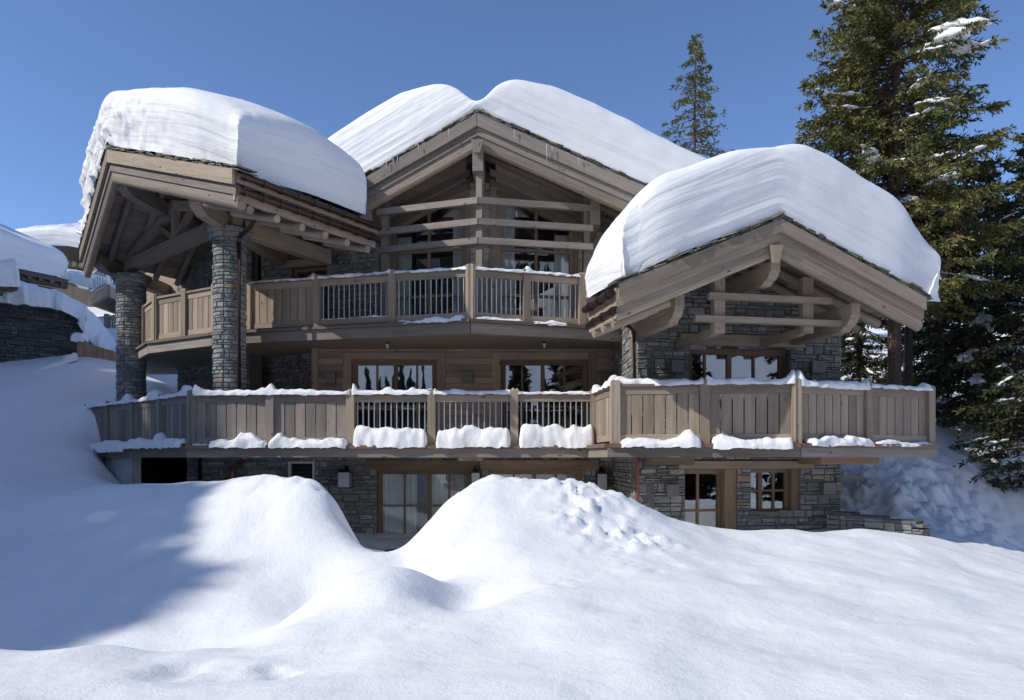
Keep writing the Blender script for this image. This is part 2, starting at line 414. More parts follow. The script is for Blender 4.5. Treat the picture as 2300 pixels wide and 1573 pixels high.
def ground(x, y, pre=None):
    x = np.asarray(x, float).ravel(); y = np.asarray(y, float).ravel()
    xc = np.clip(x, -32, 32); yc = np.clip(y, -4, 44)
    z = _tz(xc, yc) if pre is None else pre
    z = z + np.maximum(0, y - 44) * (.08 + .05 * sm(5, 40, x)) + np.maximum(0, x - 32) * .07 + np.maximum(0, -32 - x) * .12
    back = np.maximum(0, -4 - y)
    z = z - np.minimum(back, 20) * .12 + np.maximum(0, back - 30) * .52
    near = 1 - sm(26, 40, np.abs(y) + np.abs(x) * .5)
    z = z + .10 * fbm(x * .55, y * .55, o=3, s=3) * near + (1 - near) * 2.2 * fbm(x * .045, y * .045, o=5, s=9)
    z = z + near * (.026 * fbm(x * 2.2, y * 2.2, o=5, s=5) + .02 * fbm(x * .9 + y * .5, y * 2.6 - x * .4, o=3, s=6))
    # clods on the brow of the centre mound and the bank right of the wing
    q = P(1340, 1150, 10.1); m = np.exp(-(((x - q.x) / .85) ** 2 + ((y - q.y) / .8) ** 2) ** 1.5)
    q2 = P(1400, 1200, 9.3); m2 = np.exp(-(((x - q2.x) / .55) ** 2 + ((y - q2.y) / .45) ** 2))
    cl = np.abs(fbm(x * 4.6, y * 4.6, o=5, s=21))
    z = z + np.maximum(m, m2) * (cl * .30 + .13 * fbm(x * 1.9, y * 1.9, o=3, s=88) - .02) * (.35 + .9 * sm(-.25, .35, fbm(x * 1.3, y * 1.3, o=2, s=77)))
    q = P(2030, 1090, 17.0); m = np.exp(-(((x - q.x) / 2.3) ** 2 + ((y - q.y) / 1.9) ** 2) ** 1.5)
    z = z + m * (np.abs(fbm(x * 2.4, y * 2.4, o=5, s=33)) * .6 - .08)
    q = P(1230, 1090, 10.9); m = np.exp(-(((x - q.x) / 1.5) ** 2 + ((y - q.y) / .5) ** 2))
    z = z + m * (np.abs(fbm(x * 5, y * 5, o=4, s=35)) * .14)
    q = P(640, 1110, 11.0); m = np.exp(-(((x - q.x) / .6) ** 2 + ((y - q.y) / .7) ** 2))
    z = z + m * (fbm(x * 5, y * 5, o=3, s=31) * .05)
    q = P(470, 1500, 5.6); m = np.exp(-(((x - q.x) / .55) ** 2 + ((y - q.y) / .6) ** 2))
    z = z + m * (fbm(x * 2, y * 2, o=3, s=41) * .10)
    for (a, b, D, r_, am) in ((890,1310,7.6,.5,.04),(640,1445,6.5,.5,.10),(745,1330,7.4,.35,.08),(608,1497,5.45,.07,-.05),(628,1517,5.3,.09,-.07),(650,1508,5.35,.05,-.03),(935,1405,6.35,.05,-.03),(905,1440,6.0,.04,-.02),
                              (1375,1385,6.6,.20,-.03),(1620,1390,6.4,.3,-.04),(1780,1300,8.2,.35,-.05),(1650,1300,8.0,.25,-.04)):
        z = z + gauss(x, y, a, b, D, r_, am)
    rr = random.Random(5)
    for i in range(46):          # animal tracks down the mound
        t = i / 46
        a = 1340 + 130 * math.sin(t * 5) + rr.uniform(-60, 60); b = 1235 + 90 * t + rr.uniform(-14, 14)
        z = z + gauss(x, y, a, b, 8.8 - 1.6 * t, rr.uniform(.025, .045), -.028)
    for i in range(16):
        z = z + gauss(x, y, 560 + i * 12 + rr.uniform(-14, 14), 1105 + rr.uniform(-18, 40), 11.1 - rr.random() * .5, .05, -.05)
    # the gully floor is shovelled clear in front of the ground floor doors
    return z
def axis(lo, hi, step, far_lo, far_hi, g=1.13):
    a = list(np.arange(lo, hi, step)); s = step; x = hi
    while x < far_hi: a.append(x); s *= g; x += s
    a.append(far_hi); s = step; x = lo - step
    while x > far_lo: a.insert(0, x); s *= g; x -= s
    a.insert(0, far_lo); return np.array(a)
gx = axis(-12.5, 12.5, .055, -420, 420); gy = axis(3.2, 20, .055, -420, 700)
GX, GY = np.meshgrid(gx, gy, indexing='ij')
G0 = _tz(np.clip(GX.ravel(), -32, 32), np.clip(GY.ravel(), -4, 44)).reshape(GX.shape)
kb = np.exp(-(np.arange(-9, 10) / 1.7) ** 2 / 2); kb /= kb.sum()
for ax in (0, 1):
    pw = [(9, 9), (0, 0)] if ax == 0 else [(0, 0), (9, 9)]
    G1 = np.pad(G0, pw, 'edge'); G0 = sum(k_ * (G1[i:i + G0.shape[0]] if ax == 0 else G1[:, i:i + G0.shape[1]]) for i, k_ in enumerate(kb))
GZ = ground(GX, GY, G0.ravel())
grd = grid_mesh('snow_ground', np.stack([GX.ravel(), GY.ravel(), GZ], -1), len(gx), len(gy), M['snow'], origin=(0, 0, 0))
tag(grd, kind='structure')
def gz(x, y): return float(ground([x], [y])[0])

# ------------------------------------------------------------------ the chalet
CH = empty('chalet', (0, 16, 0), 'large three gabled wood and stone chalet with two balconies under deep roof snow', 'chalet')

class Plane:
    def __init__(s, a, b):
        s.o = V((a.x, a.y, 0)); d = V((b.x - a.x, b.y - a.y, 0)); s.len = d.length; s.u = d.normalized(); s.n = V((s.u.y, -s.u.x, 0))
    def U(s, px):
        r = (px - CX) / F; return (r * s.o.y - s.o.x) / (s.u.x - r * s.u.y)
    def Zp(s, px, py):
        D = s.o.y + s.U(px) * s.u.y; return EYE + (HY - py) / F * D
    def pt(s, u, z, d=0.0): return s.o + s.u * u + s.n * d + V((0, 0, z))
    def pp(s, px, py, d=0.0): return s.pt(s.U(px), s.Zp(px, py), d)
    def box(s, mb, u0, u1, z0, z1, d0, d1, vert=False, r=None):
        a = [s.pt(u0, z0, d0), s.pt(u0, z0, d1), s.pt(u0, z1, d1), s.pt(u0, z1, d0)]
        b = [s.pt(u1, z0, d0), s.pt(u1, z0, d1), s.pt(u1, z1, d1), s.pt(u1, z1, d0)]
        if vert:
            mb.hexa([a[0], a[1], b[1], b[0]], [a[3], a[2], b[2], b[3]], r)
        else: mb.hexa(a, b, r)

def inside(poly, u, z):
    c = False; j = len(poly) - 1
    for i in range(len(poly)):
        if (poly[i][1] > z) != (poly[j][1] > z) and u < (poly[j][0] - poly[i][0]) * (z - poly[i][1]) / (poly[j][1] - poly[i][1]) + poly[i][0]: c = not c
        j = i
    return c
def stones(mb, mapf, poly, holes=(), hmin=.045, hmax=.22, lmin=.10, lmax=.50, dep=.042, segs=1, seed=1):
    "irregular coursed ledge stone: every stone a chamfered block of its own size and reach"
    rr = random.Random(seed)
    us = [p[0] for p in poly]; zs = [p[1] for p in poly]; u0, u1, z0, z1 = min(us), max(us), min(zs), max(zs)
    z = z0
    while z < z1 - .02:
        h = rr.uniform(hmin, hmax); h = min(h, z1 - z)
        if z1 - (z + h) < hmin * .6: h = z1 - z
        u = u0 - rr.random() * lmin
        while u < u1:
            l = rr.uniform(lmin, lmax) * (1.25 if h < .09 else .85)
            parts = [(z, h)]
            if h > .09:
                m_ = rr.random() * h
                if m_ > .03: 
                    n_ = rr.choice((1, 2, 2, 3)) if h > .13 else rr.choice((1, 1, 2)); cuts = sorted([0, 1] + [(q + rr.uniform(.7, 1.3)) / (n_ + 1) * 1.0 for q in range(n_ - 1)])
                    parts = [(z + h * c0, h * (c1 - c0)) for c0, c1 in zip(cuts, cuts[1:])]
            for (zz, hh) in parts:
                subs = [(u, l)]
                if rr.random() < .3 and l > .3: k = rr.uniform(.3, .7); subs = [(u, l * k), (u + l * k, l * (1 - k))]
                for (uu, ll) in subs:
                    a, b = max(uu, u0), min(uu + ll, u1); zc = zz + hh / 2
                    if b - a < .03: continue
                    for (ha, hb, hc, hd) in holes:          # trim against openings
                        if hc < zc < hd:
                            if ha <= a < hb and b > hb: a = hb
                            elif a < ha < b: b = ha
                            elif a >= ha and b <= hb: b = a
                    if b - a < .03 or not inside(poly, (a + b) / 2, zc): continue
                    if not (inside(poly, a + .01, zc) and inside(poly, b - .01, zc)):
                        m_ = (a + b) / 2; L_ = (b - a) / 2
                        while L_ > .03 and not (inside(poly, m_ - L_ + .01, zc) and inside(poly, m_ + L_ - .01, zc)): L_ *= .7
                        a, b = m_ - L_, m_ + L_
                    g = rr.uniform(.0015, .0045); c = min(.011, hh * .16, (b - a) * .12)
                    d = rr.uniform(.35, 1.0) * dep; rn = rr.random()
                    q = [[], []]
                    for i in range(segs + 1):
                        t = i / segs; ub = a + g + (b - a - 2 * g) * t
                        uf = a + g + c + (b - a - 2 * g - 2 * c) * t
                        j1, j2 = rr.uniform(-.3, .3) * dep * .6, rr.uniform(-.3, .3) * dep * .6
                        jz = rr.uniform(-.2, .2) * c
                        q[0].append((mapf(ub, zz + g + jz, -.01), mapf(ub, zz + hh - g + jz, -.01)))
                        q[1].append((mapf(uf, zz + g + c, d + j1), mapf(uf, zz + hh - g - c, d + j2)))
                    for i in range(segs):
                        (b0, t0), (b1, t1) = q[0][i], q[0][i + 1]; (fb0, ft0), (fb1, ft1) = q[1][i], q[1][i + 1]
                        z4 = [(0, 0)] * 4
                        mb.face([fb0, fb1, ft1, ft0], z4, rn); mb.face([b0, b1, fb1, fb0], z4, rn); mb.face([ft0, ft1, t1, t0], z4, rn)
                    mb.face([q[0][0][0], q[1][0][0], q[1][0][1], q[0][0][1]], [(0, 0)] * 4, rn)
                    mb.face([q[1][-1][0], q[0][-1][0], q[0][-1][1], q[1][-1][1]], [(0, 0)] * 4, rn)
            u += l
        z += h

def backing(mb, pl, u0, u1, z0, z1, holes, th=.35):
    us = sorted({u0, u1, *[h[0] for h in holes], *[h[1] for h in holes]}); zs = sorted({z0, z1, *[h[2] for h in holes], *[h[3] for h in holes]})
    us = [u for u in us if u0 <= u <= u1]; zs = [z for z in zs if z0 <= z <= z1]
    for i in range(len(us) - 1):
        for j in range(len(zs) - 1):
            uc, zc = (us[i] + us[i + 1]) / 2, (zs[j] + zs[j + 1]) / 2
            if any(h[0] < uc < h[1] and h[2] < zc < h[3] for h in holes): continue
            pl.box(mb, us[i], us[i + 1], zs[j], zs[j + 1], -th, 0)

def stone_wall(name, pl, u0, u1, z0, z1, holes=(), gable=None, seed=1, parent=None, dep=.05):
    holes = list(holes)
    mb = MB(); backing(mb, pl, u0, u1, z0, z1, holes)
    poly = [(u0, z0), (u1, z0), (u1, z1)] + ([gable] if gable else []) + [(u0, z1)]
    if gable:
        a, b, c = pl.pt(u0, z1), pl.pt(u1, z1), pl.pt(*gable); k = pl.n * -.35
        mb.face([a, b, c], [(0, 0)] * 3, .5); mb.face([a + k, c + k, b + k], [(0, 0)] * 3, .5)
        mb.quad(a, c, c + k, a + k); mb.quad(c, b, b + k, c + k)
    w = mb.build(name, M['mortar'], parent or CH)
    sm_ = MB(); stones(sm_, lambda u, z, d: pl.pt(u, z, d), poly, holes, dep=dep, seed=seed)
    sm_.build('stonework', M['stone'], w)
    return w

def glazing(pl, u0, u1, z0, z1, cols, rows, name='window', d=-.16, fw=.075, mw=.05, mat='frame', gmat='glass', top=None, thick=.07, wide=()):
    "frame with mullions; panes are its sub-parts. top(u) gives a raking head"
    tp = top or (lambda u: z1)
    mb = MB(); T = thick
    def bar(ua, ub, za, zb, za2=None, zb2=None, dd=0):
        za2 = za if za2 is None else za2; zb2 = zb if zb2 is None else zb2
        q0 = [pl.pt(ua, za, d - T / 2), pl.pt(ua, za, d + T / 2 + dd), pl.pt(ua, zb, d + T / 2 + dd), pl.pt(ua, zb, d - T / 2)]
        q1 = [pl.pt(ub, za2, d - T / 2), pl.pt(ub, za2, d + T / 2 + dd), pl.pt(ub, zb2, d + T / 2 + dd), pl.pt(ub, zb2, d - T / 2)]
        if abs(ub - ua) < abs(zb - za): mb.hexa([q0[0], q0[1], q1[1], q1[0]], [q0[3], q0[2], q1[2], q1[3]])
        else: mb.hexa(q0, q1)
    def vbar(ua, ub, dd=0):
        q0 = [pl.pt(ua, z0, d - T / 2), pl.pt(ua, z0, d + T / 2 + dd), pl.pt(ub, z0, d + T / 2 + dd), pl.pt(ub, z0, d - T / 2)]
        q1 = [pl.pt(ua, tp(ua) - fw, d - T / 2), pl.pt(ua, tp(ua) - fw, d + T / 2 + dd), pl.pt(ub, tp(ub) - fw, d + T / 2 + dd), pl.pt(ub, tp(ub) - fw, d - T / 2)]
        mb.hexa(q0, q1)
    bar(u0, u1, tp(u0) - fw, tp(u0), tp(u1) - fw, tp(u1), .004)
    bar(u0 + fw, u1 - fw, z0, z0 + fw)
    vbar(u0, u0 + fw, .002); vbar(u1 - fw, u1, .002)
    cs = [u0 + fw - .0]; edges = []
    prev = u0 + fw
    for i, c in enumerate(cols):
        m_ = mw * (1.9 if i in wide else 1) / 2
        vbar(c - m_, c + m_, -.004 + (.012 if i in wide else 0)); edges.append((prev, c - m_)); prev = c + m_
    edges.append((prev, u1 - fw))
    for r_ in rows:
        for a, b in edges: bar(a, b, r_ - mw / 2, r_ + mw / 2, dd=-.008)
    o = mb.build(name, M[mat], CH)
    for a, b in edges:
        zz = [z0 + fw] + list(rows) + [None]
        for j in range(len(zz) - 1):
            pa = zz[j] + (mw / 2 if j else 0)
            ta, tb = (tp(a) - fw, tp(b) - fw) if zz[j + 1] is None else (zz[j + 1] - mw / 2,) * 2
            g = MB(); e = .012
            g.face([pl.pt(a - e, pa - e, d), pl.pt(b + e, pa - e, d), pl.pt(b + e, tb + e, d), pl.pt(a - e, ta + e, d)], [(0, 0)] * 4, .5)
            g.build('pane', M[gmat], o)
    return o
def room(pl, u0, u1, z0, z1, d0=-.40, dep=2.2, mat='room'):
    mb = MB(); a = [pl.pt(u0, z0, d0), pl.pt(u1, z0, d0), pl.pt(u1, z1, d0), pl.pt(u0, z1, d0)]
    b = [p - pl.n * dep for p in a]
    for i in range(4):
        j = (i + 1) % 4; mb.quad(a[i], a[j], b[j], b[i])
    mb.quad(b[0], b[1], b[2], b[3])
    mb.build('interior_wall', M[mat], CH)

def xy(px, D): return V(((px - CX) / F * D, D, 0))
MAIN = Plane(xy(700, 17.9), xy(1400, 17.9))
WING = Plane(xy(1430, 14.6), xy(1887, 15.3))
UL = Plane(xy(845, 18.2), xy(1075, 17.6)); UR = Plane(xy(1075, 17.6), xy(1335, 18.2))
ZT0, ZT1 = EYE + .02, EYE + .27       # terrace slab
ZU0, ZU1 = EYE + 2.60, EYE + 2.90     # upper balcony slab

# --- terrace and balcony outlines
TN = [xy(197, 19.4), xy(432, 15.4), xy(1335, 15.05), xy(1382, 13.4), xy(1787, 13.1), xy(2088, 14.4)]
UN = [xy(299, 20.7), xy(349, 18.3), xy(487, 17.1), xy(559, 16.75), xy(1057, 15.43), xy(1318, 16.2)]
def offset(line, d):
    out = []
    for i, p in enumerate(line):
        ns = []
        for a, b in ((i - 1, i), (i, i + 1)):
            if a >= 0 and b < len(line):
                t = (line[b] - line[a]).normalized(); ns.append(V((t.y, -t.x, 0)))
        n = sum(ns, V()).normalized(); k = 1 / max(.4, n.dot(ns[0]))
        out.append(p + n * d * k)
    return out
def on_line(line, px):
    r = (px - CX) / F
    best = None
    for a, b in zip(line, line[1:]):
        d = b - a; den = d.x - r * d.y
        if abs(den) < 1e-9: continue
        t = (r * a.y - a.x) / den
        if -.02 <= t <= 1.02: best = a + d * t; break
    return best, (b - a).normalized()

def slab(name, line, back, z0, z1, fmat, soffit):
    o = offset(line, .02); poly = [(p.x, p.y) for p in o] + back
    mb = MB(); mb.prism(poly, z0 + .07, z1 - .035); fl = mb.build(name, M[soffit], CH)
    # edge: bevelled flashing over a long beam
    mb = MB(); q = offset(line, .13)
    for a, b in zip(q, q[1:]):
        mb.beam(V((a.x, a.y, 0)), V((b.x, b.y, 0)), .14, z0, z1 - .075, side=-.03)
    mb.build('edge_beam', M[fmat], fl)
    mb = MB()
    for a, b in zip(q, q[1:]):
        mb.beam(V((a.x, a.y, 0)), V((b.x, b.y, 0)), .20, z1 - .072, z1 - .03, side=0)
        mb.beam(V((a.x, a.y, 0)), V((b.x, b.y, 0)), .30, z1 - .028, z1, side=-.06)
    mb.build('edge_flashing', M['flash'] if 'terrace' in name else M['dark'], fl)
    return fl
slab('terrace_floor', TN, [(8.6, 17.0), (6.9, 17.7), (2.6, 18.1), (-6, 18.3), (-9.5, 21.5)], ZT0, ZT1, 'grey', 'soffit')
ub = slab('balcony_floor', UN + [xy(1440, 16.7)], [(3.2, 19.2), (-4.5, 19.2), (-6.0, 20.5), (-9.0, 23.2), (-11.6, 23.4)], ZU0, ZU1, 'grey', 'soffit')

def railing(line, posts, kinds, z0, z1, mat, mats=None):
    pts = [on_line(line, p)[0] for p in posts]
    for i, p in enumerate(pts):
        d = on_line(line, posts[i])[1] if i < len(pts) - 1 else (pts[-1] - pts[-2]).normalized()
        if i < len(pts) - 1: d = (pts[i + 1] - p).normalized()
        mb = MB(); m_ = (mats or {}).get(i, mat)
        mb.post(p, .165, .165, z0 - .06, z1 + .045, d)
        # low pyramid cap
        ux, uy = d * .0825, V((-d.y, d.x, 0)) * .0825; zc = z1 + .045
        cs = [p + ux * sx + uy * sy + V((0, 0, zc)) for sx, sy in ((-1, -1), (1, -1), (1, 1), (-1, 1))]
        ap = [p + ux * sx * .7 + uy * sy * .7 + V((0, 0, zc + .03)) for sx, sy in ((-1, -1), (1, -1), (1, 1), (-1, 1))]
        mb.hexa(cs, ap)
        mb.build('railing_post', M[m_], CH)
    for i in range(len(pts) - 1):
        a, b = pts[i], pts[i + 1]; d = (b - a).normalized(); L = (b - a).length; m_ = (mats or {}).get(i, mat)
        if L < .25: continue
        A, B = a + d * .084, b - d * .084
        mb = MB(); mb.beam(A, B, .13, z1 - .05, z1)                       # handrail
        root = mb.build('railing', M['grey'], CH)
        mb = MB(); mb.beam(A, B, .05, z1 - .185, z1 - .052); mb.build('upper_rail', M[m_], root)
        mb = MB(); mb.beam(A, B, .05, z0 + .05, z0 + .17); mb.build('lower_rail', M[m_], root)
        l = (B - A).length
        if kinds[i] == 'b':
            n = max(3, round(l / .205)) if L > 1.1 else max(3, round(l / .16)); mb = MB(); gp = .020 if L > 1.1 else .010
            for k in range(n):
                p0 = A + d * (l * k / n + gp / 2); p1 = A + d * (l * (k + 1) / n - gp / 2); c = (p0 + p1) / 2
                mb.post(c, (p1 - p0).length, .026, z0 + .172, z1 - .187, d)
            mb.build('board_panel', M[m_], root)
        else:
            n = kinds[i]
            for k in range(n):
                c = A + d * (l * (k + .5) / n) ; mb = MB()
                mb.tube([V((c.x, c.y, z0 + .172)), V((c.x, c.y, z1 - .187))], .0135, 8)
                mb.build('baluster', M['steel'], root, smooth=True)
RT = EYE + 1.35
railing(TN, [197.5, 245, 300, 362, 432], 'bbbb', ZT1, RT, 'grey')
railing(TN, [432.2, 608, 788, 970, 1155, 1334.5], ['b', 'b', 13, 13, 13], ZT1, RT, 'grey', {2: 'warm', 3: 'warm', 4: 'warm'})
railing(TN, [1338, 1382], 'b', ZT1, RT, 'warm')
railing(TN, [1382.2, 1582, 1787], 'bb', ZT1, RT, 'warm')
railing(TN, [1787.3, 1947, 2086], 'bb', ZT1, RT, 'warm')
RU = EYE + 4.0
railing(UN, [303, 326, 352], 'bb', ZU1, RU, 'warm')
railing(UN, [352.2, 417.5, 486], 'bb', ZU1, RU, 'warm')
railing(UN, [559.3, 713, 882, 1056.5], ['b', 13, 13], ZU1, RU, 'warm')
railing(UN, [1057.3, 1182, 1306], [10, 9], ZU1, RU, 'warm')

# --- main walls
def U(pl, px): return pl.U(px)
g0, g1 = -.1, ZT0 + .05
hC = (U(MAIN, 847), U(MAIN, 1057), 0.0, MAIN.Zp(900, 1056)); hD = (U(MAIN, 1098), U(MAIN, 1306), 0.0, MAIN.Zp(1100, 1056))
hV = (U(MAIN, 648), U(MAIN, 707), MAIN.Zp(650, 1100), MAIN.Zp(650, 1037))
stone_wall('stone_wall', MAIN, U(MAIN, 420), U(MAIN, 1400), g0, g1, [hC, hD, hV], seed=11)
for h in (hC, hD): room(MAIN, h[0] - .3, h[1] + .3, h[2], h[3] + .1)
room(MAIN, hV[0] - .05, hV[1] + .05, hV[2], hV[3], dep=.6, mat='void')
zt = hC[3]
glazing(MAIN, hC[0], hC[1], 0.02, zt, [U(MAIN, 907), U(MAIN, 963), U(MAIN, 1008)], [MAIN.Zp(900, 1137)], 'door', gmat='glass2', wide=(1,), fw=.11)
glazing(MAIN, hD[0], hD[1], 0.02, zt, [U(MAIN, 1154), U(MAIN, 1200), U(MAIN, 1249)], [MAIN.Zp(900, 1137)], 'door', gmat='glass2', wide=(1,), fw=.11)
for a, b in ((822, 1076), (1079, 1345)):
    mb = MB(); MAIN.box(mb, U(MAIN, a), U(MAIN, b), MAIN.Zp(900, 1055), MAIN.Zp(900, 1034), -.1, .085); mb.build('lintel', M['frame'], CH)
# louvred vent window
mb = MB(); a, b, c, d = hV
for q in ((a, a + .05, c, d), (b - .05, b, c, d)): MAIN.box(mb, *q, -.1, .03, True)
MAIN.box(mb, a + .05, b - .05, d - .05, d, -.1, .03)
vw = mb.build('louvre_window', M['white'], CH)
mb = MB()
for i in range(16):
    z = d - .07 - i * .032
    if z > c: mb.beam(MAIN.pt(a + .06, z, -.05), MAIN.pt(b - .06, z, -.05), .03, -.012, -.006)
mb.build('louvre', M['lampbox'], vw)
# garage opening and concrete cheek
cx0, cx1 = xy(205, 19.2), xy(292, 17.4)
CP = Plane(cx0, cx1); mb = MB(); CP.box(mb, 0, CP.len, -.6, ZT0 + .04, -.25, 0); mb.build('concrete_wall', M['concrete'], CH)
CP2 = Plane(cx1, xy(425, 17.4)); mb = MB()
CP2.box(mb, 0, .05, -.6, ZT0 + .04, -.6, -.01); mb.build('garage_jamb', M['concrete'], CH)
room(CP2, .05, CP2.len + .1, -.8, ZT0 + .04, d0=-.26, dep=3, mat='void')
# mid floor: cladding wall with two sliding doors
zf, zc = ZT1, ZU0 + .07
dA = (U(MAIN, 790), U(MAIN, 982), zf, MAIN.Zp(800, 808)); dB = (U(MAIN, 1124), U(MAIN, 1321), zf, MAIN.Zp(800, 808))
mb = MB(); ua, ub_ = U(MAIN, 704), U(MAIN, 1382)
z = zf; k = 0
while z < zc - .01:
    z2 = min(z + .155, zc)
    segs = [(ua, ub_)]
    for h in (dA, dB):
        if z < h[3] - .02:
            segs = [s2 for s_ in segs for s2 in ([(s_[0], h[0]), (h[1], s_[1])] if s_[0] < h[0] < s_[1] else [s_])]
    for s_ in segs: MAIN.box(mb, s_[0], s_[1], z + .004, z2 - .004, -.1, .012)
    z = z2
MAIN.box(mb, ua, dA[0], zf, zc, -.2, -.1); MAIN.box(mb, dA[1], dB[0], zf, zc, -.2, -.1); MAIN.box(mb, dB[1], ub_, zf, zc, -.2, -.1)
MAIN.box(mb, dA[0], dA[1], dA[3], zc, -.2, -.1); MAIN.box(mb, dB[0], dB[1], dB[3], zc, -.2, -.1)
mb.build('wood_wall', M['wall'], CH)
mb = MB(); MAIN.box(mb, U(MAIN, 701), U(MAIN, 715), zf, zc, -.12, .06, True); mb.build('corner_board', M['wall'], CH)
for h, p in ((dA, (846, 888, 936)), (dB, (1173, 1219, 1268))):
    mb = MB(); cw = .20
    for q in ((h[0] - cw, h[0]), (h[1], h[1] + cw)): MAIN.box(mb, *q, zf, h[3] + cw * .82, -.1, .05, True)
    MAIN.box(mb, h[0], h[1], h[3], h[3] + cw * .82, -.1, .05)
    mb.build('door_casing', M['wall'], CH)
    glazing(MAIN, h[0], h[1], zf, h[3], [U(MAIN, x) for x in p], [zf + 1.0], 'door', d=-.1, fw=.13, wide=(1,))
    room(MAIN, h[0] - .2, h[1] + .2, zf, h[3] + .1)
# stone recess left of the timber wall, both floors
SL = Plane(xy(540, 20.2), xy(706, 18.6))
wn = (U(SL, 585), U(SL, 600), ZT1, ZT1 + 1.9)
stone_wall('stone_wall', SL, U(SL, 440), SL.len + .1, ZT1 - .1, ZU0 + .3, (), seed=21)
SU = Plane(xy(560, 18.9), xy(850, 17.9))
wu = (U(SU, 655), U(SU, 735), ZU1 + .1, SU.Zp(690, 600)); wu2 = (U(SU, 566), U(SU, 588), ZU1 + .5, SU.Zp(575, 540))
stone_wall('stone_wall', SU, U(SU, 556), SU.len, ZU1 - .2, EYE + 5.6, [wu, wu2], seed=22)
glazing(SU, *wu, [U(SU, 695)], [], 'window', mat='frame'); room(SU, *wu)
glazing(SU, *wu2, [], [], 'window', mat='dark'); room(SU, *wu2)
mb = MB(); SU.box(mb, U(SU, 640), U(SU, 737), SU.Zp(690, 600), SU.Zp(690, 584), -.1, .09); mb.build('lintel', M['warm'], CH)
SV = Plane(xy(300, 24.5), xy(560, 18.9))
wv = (U(SV, 470), U(SV, 492), ZU1, ZU1 + 2.1)
stone_wall('stone_wall', SV, U(SV, 400), SV.len, ZT1 - .2, EYE + 5.8, [wv], seed=23)
glazing(SV, *wv, [], [ZU1 + 1.0], 'window', mat='dark'); room(SV, *wv)
mb = MB(); SV.box(mb, U(SV, 300), U(SV, 400), ZU1 - .1, EYE + 6, -.1, 0); mb.build('wood_wall', M['wall'], CH)
# side wall joining main house and wing
SD = Plane(xy(1378, 17.9), xy(1430, 14.6))
stone_wall('stone_wall', SD, .0, SD.len, -.1, ZU0 + 1.2, (), seed=31)

# --- wing
wg = (U(WING, 1548), U(WING, 1772), ZT1, WING.Zp(1650, 781))
wd = (U(WING, 1537), U(WING, 1655), 0.0, WING.Zp(1600, 1055)); ww = (U(WING, 1686), U(WING, 1795), WING.Zp(1700, 1152), WING.Zp(1700, 1055))
zeave = EYE + 2.9
ridge_u = U(WING, 1700)
stone_wall('stone_wall', WING, 0, WING.len, -.6, zeave, [wg, wd, ww], gable=(WING.len * .52, EYE + 4.25), seed=41, dep=.06)
glazing(WING, *wg, [U(WING, 1591), U(WING, 1646), U(WING, 1702)], [], 'window', wide=(1,), fw=.13, d=-.2); room(WING, *wg)
glazing(WING, wd[0], wd[1] - .25, 0, wd[3], [U(WING, 1576)], [WING.Zp(1600, 1148)], 'door', fw=.09, gmat='glass', d=-.22); room(WING, wd[0], wd[1], 0, wd[3])
mb = MB(); WING.box(mb, wd[1] - .25, wd[1], 0, wd[3], -.3, -.02, True); mb.build('door_casing', M['frame'], CH)
glazing(WING, ww[0], ww[1] - .16, *ww[2:], [U(WING, 1716), U(WING, 1747)], [WING.Zp(1700, 1103)], 'window', fw=.07, gmat='glass', d=-.2, wide=(0,)); room(WING, *ww)
mb = MB(); WING.box(mb, ww[1] - .16, ww[1], ww[2], ww[3], -.34, -.02, True); WING.box(mb, ww[0], ww[1] - .16, ww[2] - .05, ww[2] + .02, -.3, .02); mb.build('window_reveal', M['frame'], CH)
mb = MB(); WING.box(mb, U(WING, 1526), U(WING, 1803), WING.Zp(1660, 779), WING.Zp(1660, 755), -.1, .10); mb.build('lintel', M['warm'], CH)
mb = MB(); WING.box(mb, U(WING, 1521), U(WING, 1822), WING.Zp(1660, 1053), WING.Zp(1660, 1036), -.1, .10); mb.build('lintel', M['warm'], CH)
mb = MB(); k = WING.n * -.02
RW = Plane(WING.pt(WING.len, 0), WING.pt(WING.len, 0) - WING.n * 4.5 )
stone_wall('stone_wall', RW, 0, RW.len, -.6, zeave, (), seed=43)

# brackets under the terrace
for px0, px1, py1, D in ((1030, 1084, 1035, 15.0), (1466, 1560, 1045, 13.7), (1845, 1975, 1043, 13.9)):
    a, b = P(px0, HY, D), P(px1, py1, D)
    mb = MB(); c = V(((a.x + b.x) / 2, (a.y + b.y) / 2, 0))
    mb.hexa([V((a.x, D, b.z)), V((b.x, D, b.z)), V((b.x, D, ZT0 + .06)), V((a.x, D, ZT0 + .06))][::-1],
            [V((a.x, D + 1.4, b.z)), V((b.x, D + 1.4, b.z)), V((b.x, D + 1.4, ZT0 + .06)), V((a.x, D + 1.4, ZT0 + .06))][::-1])
    mb.build('bracket', M['frame'], CH)

